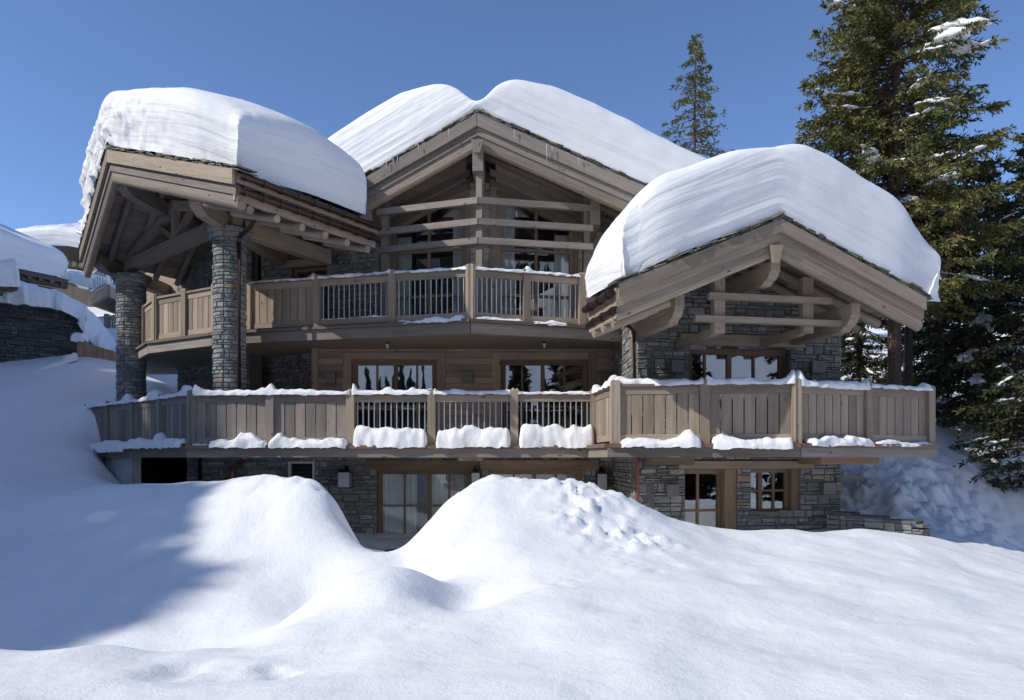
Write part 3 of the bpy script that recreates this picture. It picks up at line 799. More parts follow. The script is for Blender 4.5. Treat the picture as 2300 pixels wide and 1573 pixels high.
# --- upper prow glazing
for pl, lo, hi, ml, sgn in ((UL, 879, 1047, 964, 1), (UR, 1114, 1289, 1204, -1)):
    u0, u1 = pl.U(lo), pl.U(hi)
    zi = (pl.Zp(1045, 428) if sgn > 0 else pl.Zp(1116, 428)); zo = (pl.Zp(882, 512) if sgn > 0 else pl.Zp(1287, 508))
    f = (lambda u, u0=u0, u1=u1, zi=zi, zo=zo, s=sgn: (zo + (zi - zo) * (u - u0) / (u1 - u0)) if s > 0 else (zi + (zo - zi) * (u - u0) / (u1 - u0)))
    glazing(pl, u0, u1, ZU1 + .02, 0, [pl.U(ml)], [ZU1 + 1.05, ZU1 + 2.15], 'window', d=-.02, gmat='glass2', top=f, fw=.12, mw=.07)
    # wall around the glazing, in boards
    mb = MB(); zr = lambda u: f(u) + .75
    ub0, ub1 = (0, pl.len)
    for (a, b) in ((ub0, u0), (u1, ub1)):
        z = ZU1
        while z < EYE + 6.6:
            zz = z + .155
            m_ = (a + b) / 2
            if z < f(min(max(m_, u0), u1)) + .9: pl.box(mb, a, b, z + .004, zz - .004, -.1, .0)
            z = zz
    nseg = 14
    for i in range(nseg):
        a = u0 + (u1 - u0) * i / nseg; b = u0 + (u1 - u0) * (i + 1) / nseg
        mb.hexa([pl.pt(a, f(a), -.1), pl.pt(a, f(a), 0), pl.pt(a, f(a) + 1.1, 0), pl.pt(a, f(a) + 1.1, -.1)],
                [pl.pt(b, f(b), -.1), pl.pt(b, f(b), 0), pl.pt(b, f(b) + 1.1, 0), pl.pt(b, f(b) + 1.1, -.1)], .4)
    mb.build('wood_wall', M['wall'], CH)
    # raking casing
    mb = MB()
    for (za, zb, dd) in ((.0, .20, .05), (.30, .46, .03)):
        mb.hexa([pl.pt(u0 - .15, f(u0 - .15) + za, -.05), pl.pt(u0 - .15, f(u0 - .15) + za, dd), pl.pt(u0 - .15, f(u0 - .15) + zb, dd), pl.pt(u0 - .15, f(u0 - .15) + zb, -.05)],
                [pl.pt(u1 + .1, f(u1 + .1) + za, -.05), pl.pt(u1 + .1, f(u1 + .1) + za, dd), pl.pt(u1 + .1, f(u1 + .1) + zb, dd), pl.pt(u1 + .1, f(u1 + .1) + zb, -.05)])
    for a, b in ((u0 - .15, u0), (u1, u1 + .1)): pl.box(mb, a, b, ZU1, f(a) , -.05, .052, True)
    mb.build('window_casing', M['grey'], CH)
mb = MB(); pr = [(UL.pt(0, 0).x, 18.32), (UL.pt(UL.len, 0).x, 17.72), (UR.pt(UR.len, 0).x, 18.32), (UR.pt(UR.len, 0).x, 20.5), (UL.pt(0, 0).x, 21.1)]
zA, zB = ZU1 + .01, EYE + 6.9
mb.quad(V((pr[3][0], 21.0, zA)), V((pr[4][0], 21.0, zA)), V((pr[4][0], 21.0, zB)), V((pr[3][0], 21.0, zB)))
mb.quad(V((pr[0][0], 18.3, zA)), V((pr[4][0], 21.0, zA)), V((pr[4][0], 21.0, zB)), V((pr[0][0], 18.3, zB)))
mb.quad(V((pr[2][0], 18.3, zA)), V((pr[3][0], 21.0, zA)), V((pr[3][0], 21.0, zB)), V((pr[2][0], 18.3, zB)))
mb.build('interior_wall', M['room'], CH)
# timber wall right of the prow with one window
UX = Plane(xy(1335, 18.2), xy(1450, 18.0)); wx = (U(UX, 1352), U(UX, 1400), ZU1, UX.Zp(1370, 520))
mb = MB(); backing(mb, UX, 0, UX.len, ZU1, EYE + 5.6, [wx], .12); mb.build('wood_wall', M['wall'], CH)
glazing(UX, *wx, [], [], 'window', d=-.05); room(UX, *wx, d0=-.13)

# ------------------------------------------------------------------ roofs
def roof(front, vdir, lens, names, slate=True, seed=1, mats=('grey', 'grey'), logs=(.5, 1.15, 1.8), thick=.10, rk=1.0):
    """front: left end, peak, right end (top of the first rake board); vdir: direction of the ridge; lens: depth at left, ridge, right"""
    rr = random.Random(seed)
    L, K, Rr = front; vs = [vdir if isinstance(vdir, V) else vdir[i] for i in range(3)] if not isinstance(vdir, V) else [vdir] * 3
    back = [f + v * l for f, v, l in zip(front, vs, lens)]
    fn = V((-vs[1].x, -vs[1].y, 0))      # outwards
    # deck (planked underneath)
    deck = None
    for a, b, c, d in ((L, K, back[1], back[0]), (K, Rr, back[2], back[1])):
        mb = MB(); n = 1; dz = V((0, 0, -.05)); dt = V((0, 0, -.05 - thick))
        N = 14
        for i in range(N):
            t0, t1 = i / N + .002, (i + 1) / N - .002
            p = [a.lerp(b, t0) + dz, a.lerp(b, t1) + dz, d.lerp(c, t1) + dz, d.lerp(c, t0) + dz]
            q = [x + V((0, 0, -thick)) for x in p]
            mb.hexa([q[0], q[1], p[1], p[0]], [q[3], q[2], p[2], p[3]])
        o = mb.build('roof', M['soffit'], CH)
        # rake boards: outer board, inner board, round log
        e = (b - a); en = V((e.y, -e.x, 0)).normalized()
        if en.dot(fn) < 0: en = -en
        sg = 1 if V((e.y, -e.x, 0)).dot(en) > 0 else -1
        for (z0, z1, off, wd, nm, mt) in ((-.27, 0, .02, .06, 'rake_board', mats[0]), (-.44, -.265, -.05, .06, 'rake_board', mats[1]), (-.575, -.435, -.085, .06, 'rake_board', mats[1])):
            mb = MB(); mb.beam(a, b, wd, z0 * rk, z1 * rk, side=sg * off); mb.build(nm, M[mt], o)
        ax, bx = a + en * -.14 + V((0, 0, -.60 * rk)), b + en * -.14 + V((0, 0, -.60 * rk))
        mb = MB(); mb.tube([ax, bx], .085, 12); mb.build('rafter_log', M['warm'], o, smooth=True)
        for t in logs:
            f0 = a + (d - a).normalized() * min(t, (d - a).length * .98) + V((0, 0, -.27)); f1 = b + vs[1] * t + V((0, 0, -.27))
            mb = MB(); mb.tube([f0, f1], .085, 10); mb.build('rafter_log', M['grey'], o, smooth=True)
    # slates along the rake
    mb = MB()
    for a, b in ((L, K), (K, Rr)):
        e = b - a; n = V((e.y, -e.x, 0)).normalized()
        if n.dot(fn) < 0: n = -n
        T = e.length; t = -.05
        ed = e.normalized(); upn = ed.cross(n); upn = upn if upn.z > 0 else -upn
        while t < T + .05:
            l = rr.uniform(.10, .28)
            for lay in range(3):
                if rr.random() < .1: continue
                th = rr.uniform(.012, .028); ex = rr.uniform(.02, .07) + .01 * lay
                z0_ = .008 + lay * .026 + rr.uniform(-.010, .010); tilt = rr.uniform(-.06, .06)
                j = rr.uniform(-.06, .06)
                q0 = []; q1 = []
                for (lst, tt, tz) in ((q0, t + j, 0), (q1, t + l + j, tilt * l)):
                    base = a + ed * tt + upn * (z0_ + tz)
                    e2 = ex + rr.uniform(-.02, .02)
                    lst += [base - n * .35, base + n * e2, base + n * (e2 - .01) + upn * th, base - n * .35 + upn * th]
                mb.hexa(q0, q1)
            t += l * rr.uniform(.75, .98)
    mb.build('roof_slates', M['slate'], CH)
    return back

# main gable
K0 = P(1072, 256, 16.2); s = .445
LM = V((K0.x - 3.75, 17.15, K0.z - 3.75 * .452)); RM = V((K0.x + 6.3, 16.2, K0.z - 6.3 * .438))
MV = V((0, 1, 0))
roof([LM, K0, RM], MV, (4.6, 6, 6), None, seed=3, logs=(.75, 1.5, 2.2), rk=1.05)
# wing gable
K1 = P(1752, 493, 12.6); L1 = P(1388, 638, 11.95); R1 = P(2077, 669, 13.15)
wdir = (V((R1.x - L1.x, R1.y - L1.y, 0))).normalized(); WV = V((-wdir.y, wdir.x, 0))
roof([L1, K1, R1], WV, (1.5, 6, 6), None, seed=4, mats=('warm', 'warm'), logs=(.6, 1.2, 1.8), rk=.84)
# pavilion gable
K2 = P(245, 338, 16.0); R2 = P(527, 381, 13.0); L2 = P(183, 565, 19.2)
PV = V((.46, .888, 0)).normalized(); PE = V((.543, .84, 0)).normalized(); PLv = V((.5, .866, 0))
roof([L2, K2, R2], [PLv, PV, PE], (5.5, 7, 3.6), None, seed=5, mats=('warm', 'grey'), logs=(.7, 1.4, 2.1, 2.8, 3.5))

def corbel(p, d, w_, h, L, mat='warm', lab='corbel'):
    "purlin end: beam running back along d with an ogee step under its front end; p = top front centre"
    mb = MB(); n = V((d.y, -d.x, 0)).normalized()
    prof = [(0, 0), (0, -h * .45), (.04, -h * .5), (.05, -h * .62), (.12, -h * .78), (.22, -h * .84), (.24, -h * .9), (.30, -h), (L, -h), (L, 0)]
    for sgn in (-1, 1):
        pts = [p + d * a + V((0, 0, b)) + n * (sgn * w_ / 2) for a, b in prof]
        uv = [(a * 1.0, b) for a, b in prof]
        mb.face(pts if sgn > 0 else pts[::-1], uv if sgn > 0 else uv[::-1], .5)
    for i in range(len(prof)):
        j = (i + 1) % len(prof)
        a, b = [p + d * prof[k][0] + V((0, 0, prof[k][1])) for k in (i, j)]
        mb.quad(a - n * w_ / 2, b - n * w_ / 2, b + n * w_ / 2, a + n * w_ / 2, .5)
    return mb.build(lab, M[mat], CH)
# wing: ridge purlin and two plate purlins
corbel(P(1742, 588, 12.75), WV, .18, .36, 2.3, 'warm')
corbel(P(1527, 662, 12.75), WV, .17, .47, 2.1, 'warm')
corbel(P(1922, 682, 13.2), WV, .18, .47, 2.1, 'warm')
# wing trellis
TA, TB = xy(1560, 12.95), xy(1893, 13.5); TP = Plane(TA, TB)
mb = MB(); TP.box(mb, TP.U(1590), TP.U(1865), TP.Zp(1720, 678), TP.Zp(1720, 664), -.05, .06); tr = mb.build('trellis', M['warm'], CH)
mb = MB(); TP.box(mb, TP.U(1560), TP.U(1893), TP.Zp(1720, 728), TP.Zp(1720, 715), -.05, .06); mb.build('crossbar', M['warm'], tr)
for p in (1620, 1819):
    mb = MB(); TP.box(mb, TP.U(p - 12), TP.U(p + 12), TP.Zp(p, 747), TP.Zp(p, 622), -.20, -.052, True); mb.build('upright', M['warm'], tr)
    c = TP.pt(TP.U(p), TP.Zp(p, 733), -.05); corbel(c, WV, .14, .13, 1.75, 'warm')
# keystone block at the wing peak
for Kp, D, s_, pxs, pys, mt in ((K1, 12.52, 1, (1731, 1758), (550, 590), 'warm'), (K0, 16.1, 1, (1060, 1084), (313, 342), 'grey')):
    a = P(pxs[0], pys[0], D); b = P(pxs[1], pys[1], D); mb = MB(); cxm = (a.x + b.x) / 2; hw = (b.x - a.x) / 2
    mb.hexa([V((cxm - hw * 1.15, D, a.z)), V((cxm + hw * 1.15, D, a.z)), V((cxm + hw * 1.15, D + .12, a.z)), V((cxm - hw * 1.15, D + .12, a.z))],
            [V((cxm - hw * .55, D, b.z)), V((cxm + hw * .55, D, b.z)), V((cxm + hw * .55, D + .12, b.z)), V((cxm - hw * .55, D + .12, b.z))])
    mb.build('gable_block', M[mt], CH)
# main gable: ridge block, king post, side blocks, trellis
mb = MB(); a = P(1061, 320, 16.25); b = P(1085, 384, 16.25)
mb.hexa([V((a.x, 16.25, b.z)), V((b.x, 16.25, b.z)), V((b.x, 16.25, a.z)), V((a.x, 16.25, a.z))][::-1], [V((a.x, 18.3, b.z)), V((b.x, 18.3, b.z)), V((b.x, 18.3, a.z)), V((a.x, 18.3, a.z))][::-1])
mb.build('ridge_beam', M['grey'], CH)
for (x0, x1, y0, y1, D) in ((808, 834, 455, 508, 17.0), (1325, 1348, 445, 505, 16.75)):
    mb = MB(); a = P(x0, y0, D); b = P(x1, y1, D)
    mb.hexa([V((a.x, D, b.z)), V((b.x, D, b.z)), V((b.x, D, a.z)), V((a.x, D, a.z))][::-1], [V((a.x, D + 2.3, b.z)), V((b.x, D + 2.3, b.z)), V((b.x, D + 2.3, a.z)), V((a.x, D + 2.3, a.z))][::-1])
    mb.build('purlin_beam', M['grey'], CH)
XL = Plane(xy(848, 17.1), xy(1074, 16.3)); XR = Plane(xy(1074, 16.3), xy(1331, 16.8))
tr = None
mb = MB(); XL.box(mb, XL.len - .075, XL.len + .07, ZU1, XL.Zp(1070, 378), -.19, -.05, True); tr = mb.build('trellis', M['grey'], CH)
for z in (5.72, 5.255, 4.83):
    for pl, e in ((XL, 0), (XR, 0)):
        mb = MB(); pl.box(mb, 0, pl.len, EYE + z - .07, EYE + z + .07, -.05, .05); mb.build('crossbar', M['grey'], tr)
for pl, p in ((XL, 860), (XR, 1320)):
    mb = MB(); pl.box(mb, pl.U(p) - .075, pl.U(p) + .075, ZU1, pl.Zp(p, 440), -.2, -.052, True); mb.build('upright', M['grey'], tr)

# pavilion timbers
colR, colL = xy(516, 15.9), xy(295, 19.5); zcR, zcL = EYE + 4.93, EYE + 4.83
def ppt(px, py, D): return P(px, py, D)
mb = MB()
dR = V((colR.x, colR.y, EYE + 5.0)); dL = V((colL.x, colL.y, EYE + 5.0))
e = (dR - dL).normalized()
mb.beam(dL - e * .2, dR + e * .35, .22, -.03, .27); tie = mb.build('tie_beam', M['warm'], CH)
apx = dL.lerp(dR, .5) + V((0, 0, 1.0))
mb = MB(); mb.beam(dL + V((0, 0, .27)), apx, .18, -.02, .2); mb.beam(apx, dR + V((0, 0, .27)), .18, -.02, .2); mb.build('truss_rafter', M['warm'], tie)
mb = MB(); mb.post(V((apx.x, apx.y, 0)), .2, .14, dR.z + .28, apx.z, e); mb.build('king_post', M['warm'], tie)
mb = MB(); q = dL.lerp(dR, .5) + V((0, 0, .27)); mb.beam(q, dL.lerp(apx, .62) + V((0, 0, .2)), .12, -.05, .09); mb.beam(q, dR.lerp(apx, .62) + V((0, 0, .2)), .12, -.05, .09); mb.build('strut', M['warm'], tie)
corbel(P(268, 398, 16.2), (P(392, 0, 18.3) - P(268, 0, 16.2)).xy.to_3d().normalized(), .24, .32, 6, 'grey', 'ridge_purlin')
corbel(P(436, 437, 14.5), (P(540, 0, 16.4) - P(436, 0, 14.5)).xy.to_3d().normalized(), .24, .34, 4.2, 'warm', 'plate_purlin')
corbel(P(215, 572, 19.0), (P(287, 0, 20.4) - P(215, 0, 19.0)).xy.to_3d().normalized(), .26, .36, 5, 'grey', 'plate_purlin')
# second truss deeper in
off = PV * 2.6
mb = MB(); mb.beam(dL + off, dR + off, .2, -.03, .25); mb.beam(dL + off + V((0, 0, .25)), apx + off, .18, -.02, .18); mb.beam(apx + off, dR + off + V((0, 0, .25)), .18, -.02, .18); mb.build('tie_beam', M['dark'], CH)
# big diagonal beam from the column to the stone wall
mb = MB(); mb.beam(P(545, 520, 16.0), P(738, 585, 17.8), .22, -.12, .22); mb.build('wall_plate', M['warm'], CH)

# columns of stacked stone
def column(cx, cy, z0, z1, r, seed):
    mb = MB(); c = V((cx, cy, 0)); n = 28
    mb.tube([V((cx, cy, z0)), V((cx, cy, z1))], r - .02, n)
    o = mb.build('column', M['mortar'], CH)
    def mp(rad):
        return lambda u, z, d: V((cx + math.sin(u / r) * (rad + d), cy - math.cos(u / r) * (rad + d), z))
    mb = MB(); per = 2 * math.pi * r
    stones(mb, mp(r - .01), [(0, z0), (per, z0), (per, z1 - .22), (0, z1 - .22)], hmin=.045, hmax=.13, lmin=.1, lmax=.40, dep=.038, segs=4, seed=seed)
    mb.build('stonework', M['stone'], o)
    mb = MB(); stones(mb, mp(r + .055), [(0, z1 - .22), (per, z1 - .22), (per, z1 - .10), (0, z1 - .10)], hmin=.1, hmax=.13, lmin=.2, lmax=.4, dep=.05, segs=4, seed=seed + 1)
    stones(mb, mp(r + .10), [(0, z1 - .10), (per, z1 - .10), (per, z1), (0, z1)], hmin=.1, hmax=.13, lmin=.2, lmax=.4, dep=.05, segs=4, seed=seed + 2)
    mb.tube([V((cx, cy, z1 - .22)), V((cx, cy, z1 - .10))], r + .06, n); mb.tube([V((cx, cy, z1 - .10)), V((cx, cy, z1 - .004))], r + .11, n)
    mb.build('capital', M['stone'], o)
column(colR.x, colR.y, ZT1, zcR, .325, 51)
column(colL.x, colL.y, EYE + 1.0, zcL, .345, 54)

# gutters
def gutter(p0, p1, name='gutter', r=.062, n=8):
    mb = MB(); mb.tube([p0, p1], r, 12); g = mb.build(name, M['gutter'], CH, smooth=True)
    d = (p1 - p0).normalized()
    for i in range(n):
        mb = MB(); c = p0.lerp(p1, (i + .3) / n); mb.tube([c - d * .03, c + d * .03], r + .014, 12)
        mb.build('gutter_clip', M['gutter'], g, smooth=True)
pn = V((PE.y, -PE.x, 0))
a, b = R2 + PE * .03, R2 + PE * 3.6
mb = MB(); mb.beam(a, b, .05, -.22, -.03, side=-.0); mb.beam(a, b, .05, -.52, -.25, side=-.06); mb.build('eave_board', M['warm'], CH)
gutter(a + pn * .10 + V((0, 0, -.10)), b + pn * .10 + V((0, 0, -.10)), n=9)
gutter(a + pn * .07 + V((0, 0, -.36)), b + pn * .07 + V((0, 0, -.36)), n=9)
for i in range(6):
    c = a + PE * (.3 + i * .6) + V((0, 0, -.62)); mb = MB(); mb.tube([c + pn * .0, c - pn * 1.3 + V((0, 0, .35))], .075, 10); mb.build('rafter_log', M['warm'], CH, smooth=True)
wn_ = V((-WV.y, WV.x, 0))
a, b = L1 + WV * .02, L1 + WV * 1.45; an = V((-wdir.x, -wdir.y, 0))
gutter(a + an * .10 + V((0, 0, -.14)), b + an * .10 + V((0, 0, -.14)), n=3, r=.065)
gutter(a + an * .03 + V((0, 0, -.42)), b + an * .03 + V((0, 0, -.42)), n=3, r=.065)
mb = MB(); mb.beam(a, b, .05, -.55, -.04); mb.build('eave_board', M['warm'], CH)
for i in range(3):
    c = a + WV * (.2 + i * .5) + V((0, 0, -.62)) + an * .02; mb = MB(); mb.tube([c, c + wdir * 1.0 + V((0, 0, .4))], .07, 10); mb.build('rafter_log', M['warm'], CH, smooth=True)
# downpipes
def pipe(pts, mat, r=.035, nm='downpipe'):
    mb = MB(); mb.tube(pts, r, 10); return mb.build(nm, M[mat], CH, smooth=True)
pipe([P(1352, 700, 13.2), P(1356, 715, 13.3), P(1375, 722, 13.5), P(1412, 733, 14.2), P(1424, 745, 14.45), P(1425, 850, 14.45)], 'gutter')
pipe([P(1431, 1027, 14.5), P(1431, 1150, 14.5)], 'copper', .04)
pipe([P(549, 1022, 17.6), P(549, 1030, 17.6), P(543, 1040, 17.7), P(526, 1050, 17.75), P(521, 1058, 17.8), P(520, 1120, 17.8)], 'copper', .05)
pipe([P(584, 440, 13.9), P(583, 470, 14.3), P(562, 510, 15.0), P(539, 532, 15.5), P(537, 545, 15.55), P(537, 872, 15.55)], 'gutter', .045)

# patio deck in the gully
mb = MB()
for i in range(30):
    mb.hexa([V((-4 + i * .14, 15.6, .02)), V((-3.87 + i * .14, 15.6, .02)), V((-3.87 + i * .14, 15.6, .045)), V((-4 + i * .14, 15.6, .045))][::-1],
            [V((-4 + i * .14, 17.89, .02)), V((-3.87 + i * .14, 17.89, .02)), V((-3.87 + i * .14, 17.89, .045)), V((-4 + i * .14, 17.89, .045))][::-1])
mb.build('patio_boards', M['dark'], CH)

# ------------------------------------------------------------------ curtains, lamps
def curtain(pl, u0, u1, z0, z1, d, label, zt2=None):
    n = 60; U_ = np.linspace(u0, u1, n); verts = []
    for i, u in enumerate(U_):
        k = .028 * math.sin(i * 1.15 + math.sin(i * .31) * 2) 
        zt_ = z1 if zt2 is None else z1 + (zt2 - z1) * i / (n - 1)
        for z in np.linspace(z0, zt_, 8):
            verts.append(tuple(pl.pt(u, z, d + k)))
    o = grid_mesh('curtain', verts, n, 8, M['curtain']); tag(o, label, 'curtain', 'pale curtains behind the chalet windows'); return o
curtain(MAIN, U(MAIN, 852), U(MAIN, 932), .05, zt, -.36, 'pale green curtain filling the left leaf of the tall ground floor glass door')
curtain(MAIN, U(MAIN, 966), U(MAIN, 1052), .05, zt, -.36, 'pale curtain in the right leaf of the tall ground floor door beside the middle lantern')
curtain(MAIN, U(MAIN, 1104), U(MAIN, 1300), .05, zt, -.36, 'pale net curtain across the ground floor door mostly buried behind the centre snow mound')
curtain(UL, UL.U(882), UL.U(918), ZU1 + .1, UL.Zp(882, 530), -.2, 'white curtain at the far left edge of the upper left gable window')
curtain(UL, UL.U(1012), UL.U(1043), ZU1 + .1, UL.Zp(1012, 462), -.2, 'white curtain just left of the centre post in the upper gable window')
curtain(UR, UR.U(1118), UR.U(1160), ZU1 + .1, UR.Zp(1160, 462), -.2, 'white curtain just right of the centre post in the upper gable window')
curtain(UR, UR.U(1250), UR.U(1286), ZU1 + .1, UR.Zp(1286, 525), -.2, 'white curtain at the far right edge of the upper right gable window')
curtain(WING, U(WING, 1712), U(WING, 1744), ZT1, wg[3], -.5, 'thin curtain in the right pane of the stone wing window')

def lantern(pl, px0, px1, py0, py1, label):
    u0, u1 = pl.U(px0), pl.U(px1); z0, z1 = pl.Zp(px0, py1), pl.Zp(px0, py0); d0, d1 = .12, .12 + (u1 - u0) * .8
    t = empty('wall_lantern', pl.pt((u0 + u1) / 2, z0, .07), label, 'lantern', 'black framed wall lanterns on the ground floor')
    mb = MB(); e = .018
    for uu in (u0, u1 - e):
        for dd in (d0, d1 - e): pl.box(mb, uu, uu + e, z0, z1, dd, dd + e, True)
    pl.box(mb, u0 - .01, u1 + .01, z0 - .02, z0, d0 - .01, d1 + .01); pl.box(mb, u0 - .01, u1 + .01, z1, z1 + .02, d0 - .01, d1 + .01)
    pl.box(mb, u0 + .06, u1 - .06, z1 + .02, z1 + .06, d0 + .04, d1 - .04)
    mb.build('lantern_frame', M['black'], t)
    mb = MB(); pl.box(mb, u0 + e, u1 - e, z0 + .002, z1 - .002, d0 + e, d1 - .006); mb.build('lantern_glass', M['milk'], t)
    mb = MB(); um = (u0 + u1) / 2
    mb.tube([pl.pt(um, z1 + .1, .0), pl.pt(um, z1 + .16, .08), pl.pt(um, z1 + .13, .18), pl.pt(um, z1 + .06, .2)], .014, 8)
    pl.box(mb, um - .05, um + .05, z1 - .02, z1 + .14, .03, .065, True); mb.build('lantern_bracket', M['black'], t)
lantern(MAIN, 765, 794, 1061, 1094, 'black framed frosted wall lantern on the stone beside the louvred vent')
lantern(MAIN, 1059, 1080, 1062, 1096, 'frosted wall lantern between the two ground floor glass doors')
lantern(MAIN, 1337, 1361, 1064, 1098, 'frosted wall lantern nearest the copper downpipe')
def boxlight(pl, px0, px1, py0, py1, label, d=.05):
    u0, u1 = pl.U(px0), pl.U(px1); z0, z1 = pl.Zp(px0, py1), pl.Zp(px0, py0)
    t = empty('wall_light', pl.pt((u0 + u1) / 2, z0, d), label, 'wall light', 'square grey wall lights')
    mb = MB(); pl.box(mb, u0, u1, z0, z1, d + .03, d + .13); mb.build('lamp_shade', M['lampbox'], t)
    mb = MB(); pl.box(mb, u0 + .04, u1 - .04, z0 + .04, z1 - .04, d - .04, d + .03); mb.build('mounting_plate', M['black'], t)
boxlight(MAIN, 734, 756, 839, 863, 'square grey wall light on the timber wall left of the left terrace door')
boxlight(MAIN, 1040, 1063, 837, 860, 'square grey wall light on the timber wall between the two terrace doors')
boxlight(MAIN, 1348, 1371, 836, 860, 'square dark wall light in the shaded corner right of the terrace doors')
boxlight(WING, 1501, 1528, 812, 838, 'square grey wall light on the stone left of the wing window', .07)
boxlight(WING, 1813, 1842, 814, 840, 'square grey wall light on the stone right of the wing window', .07)
boxlight(WING, 1491, 1517, 1088, 1115, 'square grey wall light on the stone left of the wing ground floor door', .07)
boxlight(WING, 1838, 1865, 1084, 1110, 'square grey wall light on the stone right of the small ground floor window', .07)
boxlight(UR, 1078, 1092, 640, 668, 'small grey wall light behind the upper balcony balusters near the centre post', .0)
def bulb(p, label):
    t = empty('ceiling_lamp', p, label, 'lamp', 'small round lamps under the roof and balcony')
    mb = MB(); mb.tube([p + V((0, 0, .0)), p + V((0, 0, -.04))], .05, 12); mb.build('lamp_base', M['black'], t)
    mb = MB(); mb.tube([p + V((0, 0, -.04)), p + V((0, 0, -.07)), p + V((0, 0, -.11)), p + V((0, 0, -.14))], .045, 12, taper=.02); mb.build('lamp_glass', M['milk'], t, smooth=True)
bulb(V((xy(870, 16.9).x, 16.9, ZU0 + .07)), 'small round lamp under the balcony over the left terrace door')
bulb(V((xy(1223, 16.8).x, 16.8, ZU0 + .07)), 'small round lamp under the balcony over the right terrace door')
bulb(P(1069, 322, 16.2), 'small round lamp at the peak of the main gable')

# ------------------------------------------------------------------ snow on the roofs
def snow_slab(name, front, vdirs, lens, T, nb, label, na=150, endb=(.35, .35), fb=.16, lift=.10, seed=0, Tb=None, back_h=.8, rough=lambda a, h: 0, crn=.13, crw=.6, kink=.03):
    """front: polyline of base points left to right; T(a): thickness along the front; the slab wraps round its front, ends and back"""
    pts = [np.array(p) for p in front]; seg = [0]
    for a, b in zip(pts, pts[1:]): seg.append(seg[-1] + np.linalg.norm(b - a))
    seglen = seg[-1]; seg = np.array(seg) / seg[-1]
    tt_ = pts[-1] - pts[0]; ex_ = np.array([tt_[0], tt_[1], 0]); ex_ /= np.linalg.norm(ex_)
    def lerp(arr, a): return np.stack([np.interp(a, seg, np.array(arr)[:, k]) for k in range(3)], -1)
    vd = [np.array(v) for v in vdirs]
    K = 22                                 # rows in each skirt
    th = np.linspace(0, math.pi / 2, K)
    def skirt(bul):                        # height fraction and outward offset along the rim
        g = np.sin(th) ** .9; q = 1 - np.cos(th)
        out = bul * (np.sin(th * 1.9) ** 1) * .75 - .20 * q ** 2
        return g, out
    gl, ol = skirt(endb[0]); gr, orr = skirt(endb[1]); gf, of = skirt(fb); gb, ob = skirt(.1)
    IN = .45; a_mid = np.linspace(IN / seglen, 1 - IN / seglen, na)[1:-1]; b_mid = np.linspace(0, 1, nb)[1:-1]
    A = np.concatenate([np.zeros(K), a_mid, np.ones(K)]); GA = np.concatenate([gl, np.ones(na - 2), gr[::-1]]); OA = np.concatenate([-ol, np.zeros(na - 2), orr[::-1]])
    B = np.concatenate([np.zeros(K), b_mid, np.ones(K)]); GB = np.concatenate([gf, np.ones(nb - 2), gb[::-1]]); OB = np.concatenate([-of, np.zeros(nb - 2), ob[::-1]])
    AA, BB = np.meshgrid(A, B, indexing='ij'); gA, gB = np.maximum(GA, 1e-3)[:, None], np.maximum(GB, 1e-3)[None]; G = (gA ** -5 + gB ** -5 - 1) ** -.2; G = np.where((gA < .002) | (gB < .002), 0, G); OAx, OBx = np.meshgrid(OA, OB, indexing='ij')
    base = lerp(front, AA.ravel()).reshape(*AA.shape, 3)
    vv = lerp(vd, AA.ravel()).reshape(*AA.shape, 3); ln = np.interp(AA, seg, lens)
    isb = (BB > 0) & (BB < 1); BB = np.where(isb, (IN + (ln - 2 * IN) * BB) / ln, BB)
    nA0 = 600
    tot = pts[-1] - pts[0]; ex = np.array([tot[0], tot[1], 0]); ex /= np.linalg.norm(ex)
    w_ = max(1, int(kink * nA0)); asm = np.linspace(0, 1, nA0); bs = lerp(front, asm)[:, 2]; k2 = np.hanning(2 * w_ + 3); k2 /= k2.sum()
    bsm = np.convolve(np.pad(bs, w_ + 1, 'reflect', reflect_type='odd'), k2, 'valid')
    base = base.copy(); base[..., 2] += (np.interp(AA, asm, bsm) - np.interp(AA, asm, bs)) * np.clip(G * 1.6, 0, 1)
    pos = base + vv * (ln * BB)[..., None]
    # round the plan corners of the slab
    da = np.minimum(AA, 1 - AA) * seglen; db = np.minimum(BB * ln, 9); cr = np.exp(-((da + db) / crw) ** 2) * crn
    pos = pos + ex_ * (np.where(AA < .5, 1, -1) * cr)[..., None] + vv * (cr * (BB < .5))[..., None]
    pos = pos + ex * OAx[..., None] + vv * OBx[..., None]
    Tt = T(AA, BB) if Tb is None else T(AA) * Tb(AA, BB)
    h = Tt * G
    n1 = fbm(pos[..., 0] * 1.1 + seed, pos[..., 1] * 1.1, h * 1.2, o=3, s=seed)
    strat = noise(h * 6 + seed * 3.1, pos[..., 0] * .22, pos[..., 1] * .22, s=seed + 4) + .6 * noise(h * 22 + seed, pos[..., 0] * .5, pos[..., 1] * .5, s=seed + 5)
    rim = 1 - np.outer(np.where(GA < 1, GA, 1), np.where(GB < 1, GB, 1)) ** 3
    pos[..., 2] += h
    for _ in range(36):
        q_ = (pos[2:, 1:-1] + pos[:-2, 1:-1] + pos[1:-1, 2:] + pos[1:-1, :-2]) / 4
        pos[1:-1, 1:-1] = pos[1:-1, 1:-1] * .5 + q_ * .5
    k = (rim * (.016 * strat) + .03 * n1 * (h > .03) + rim * rough(AA, h) * (np.abs(fbm(pos[..., 0] * 3.2, pos[..., 1] * 3.2, h * 7.5, o=5, s=seed + 9)) * 2 - .3))
    outv = -vv * (np.abs(OBx) + 1e-3 > 0)[..., None]
    dirn = np.where((BB < .001)[..., None], -vv, 0) + np.where((AA < .001)[..., None], -ex, 0) + np.where((AA > .999)[..., None], ex, 0)
    pos = pos + dirn * k[..., None]
    pos[..., 2] += lift + .04 * n1 * G
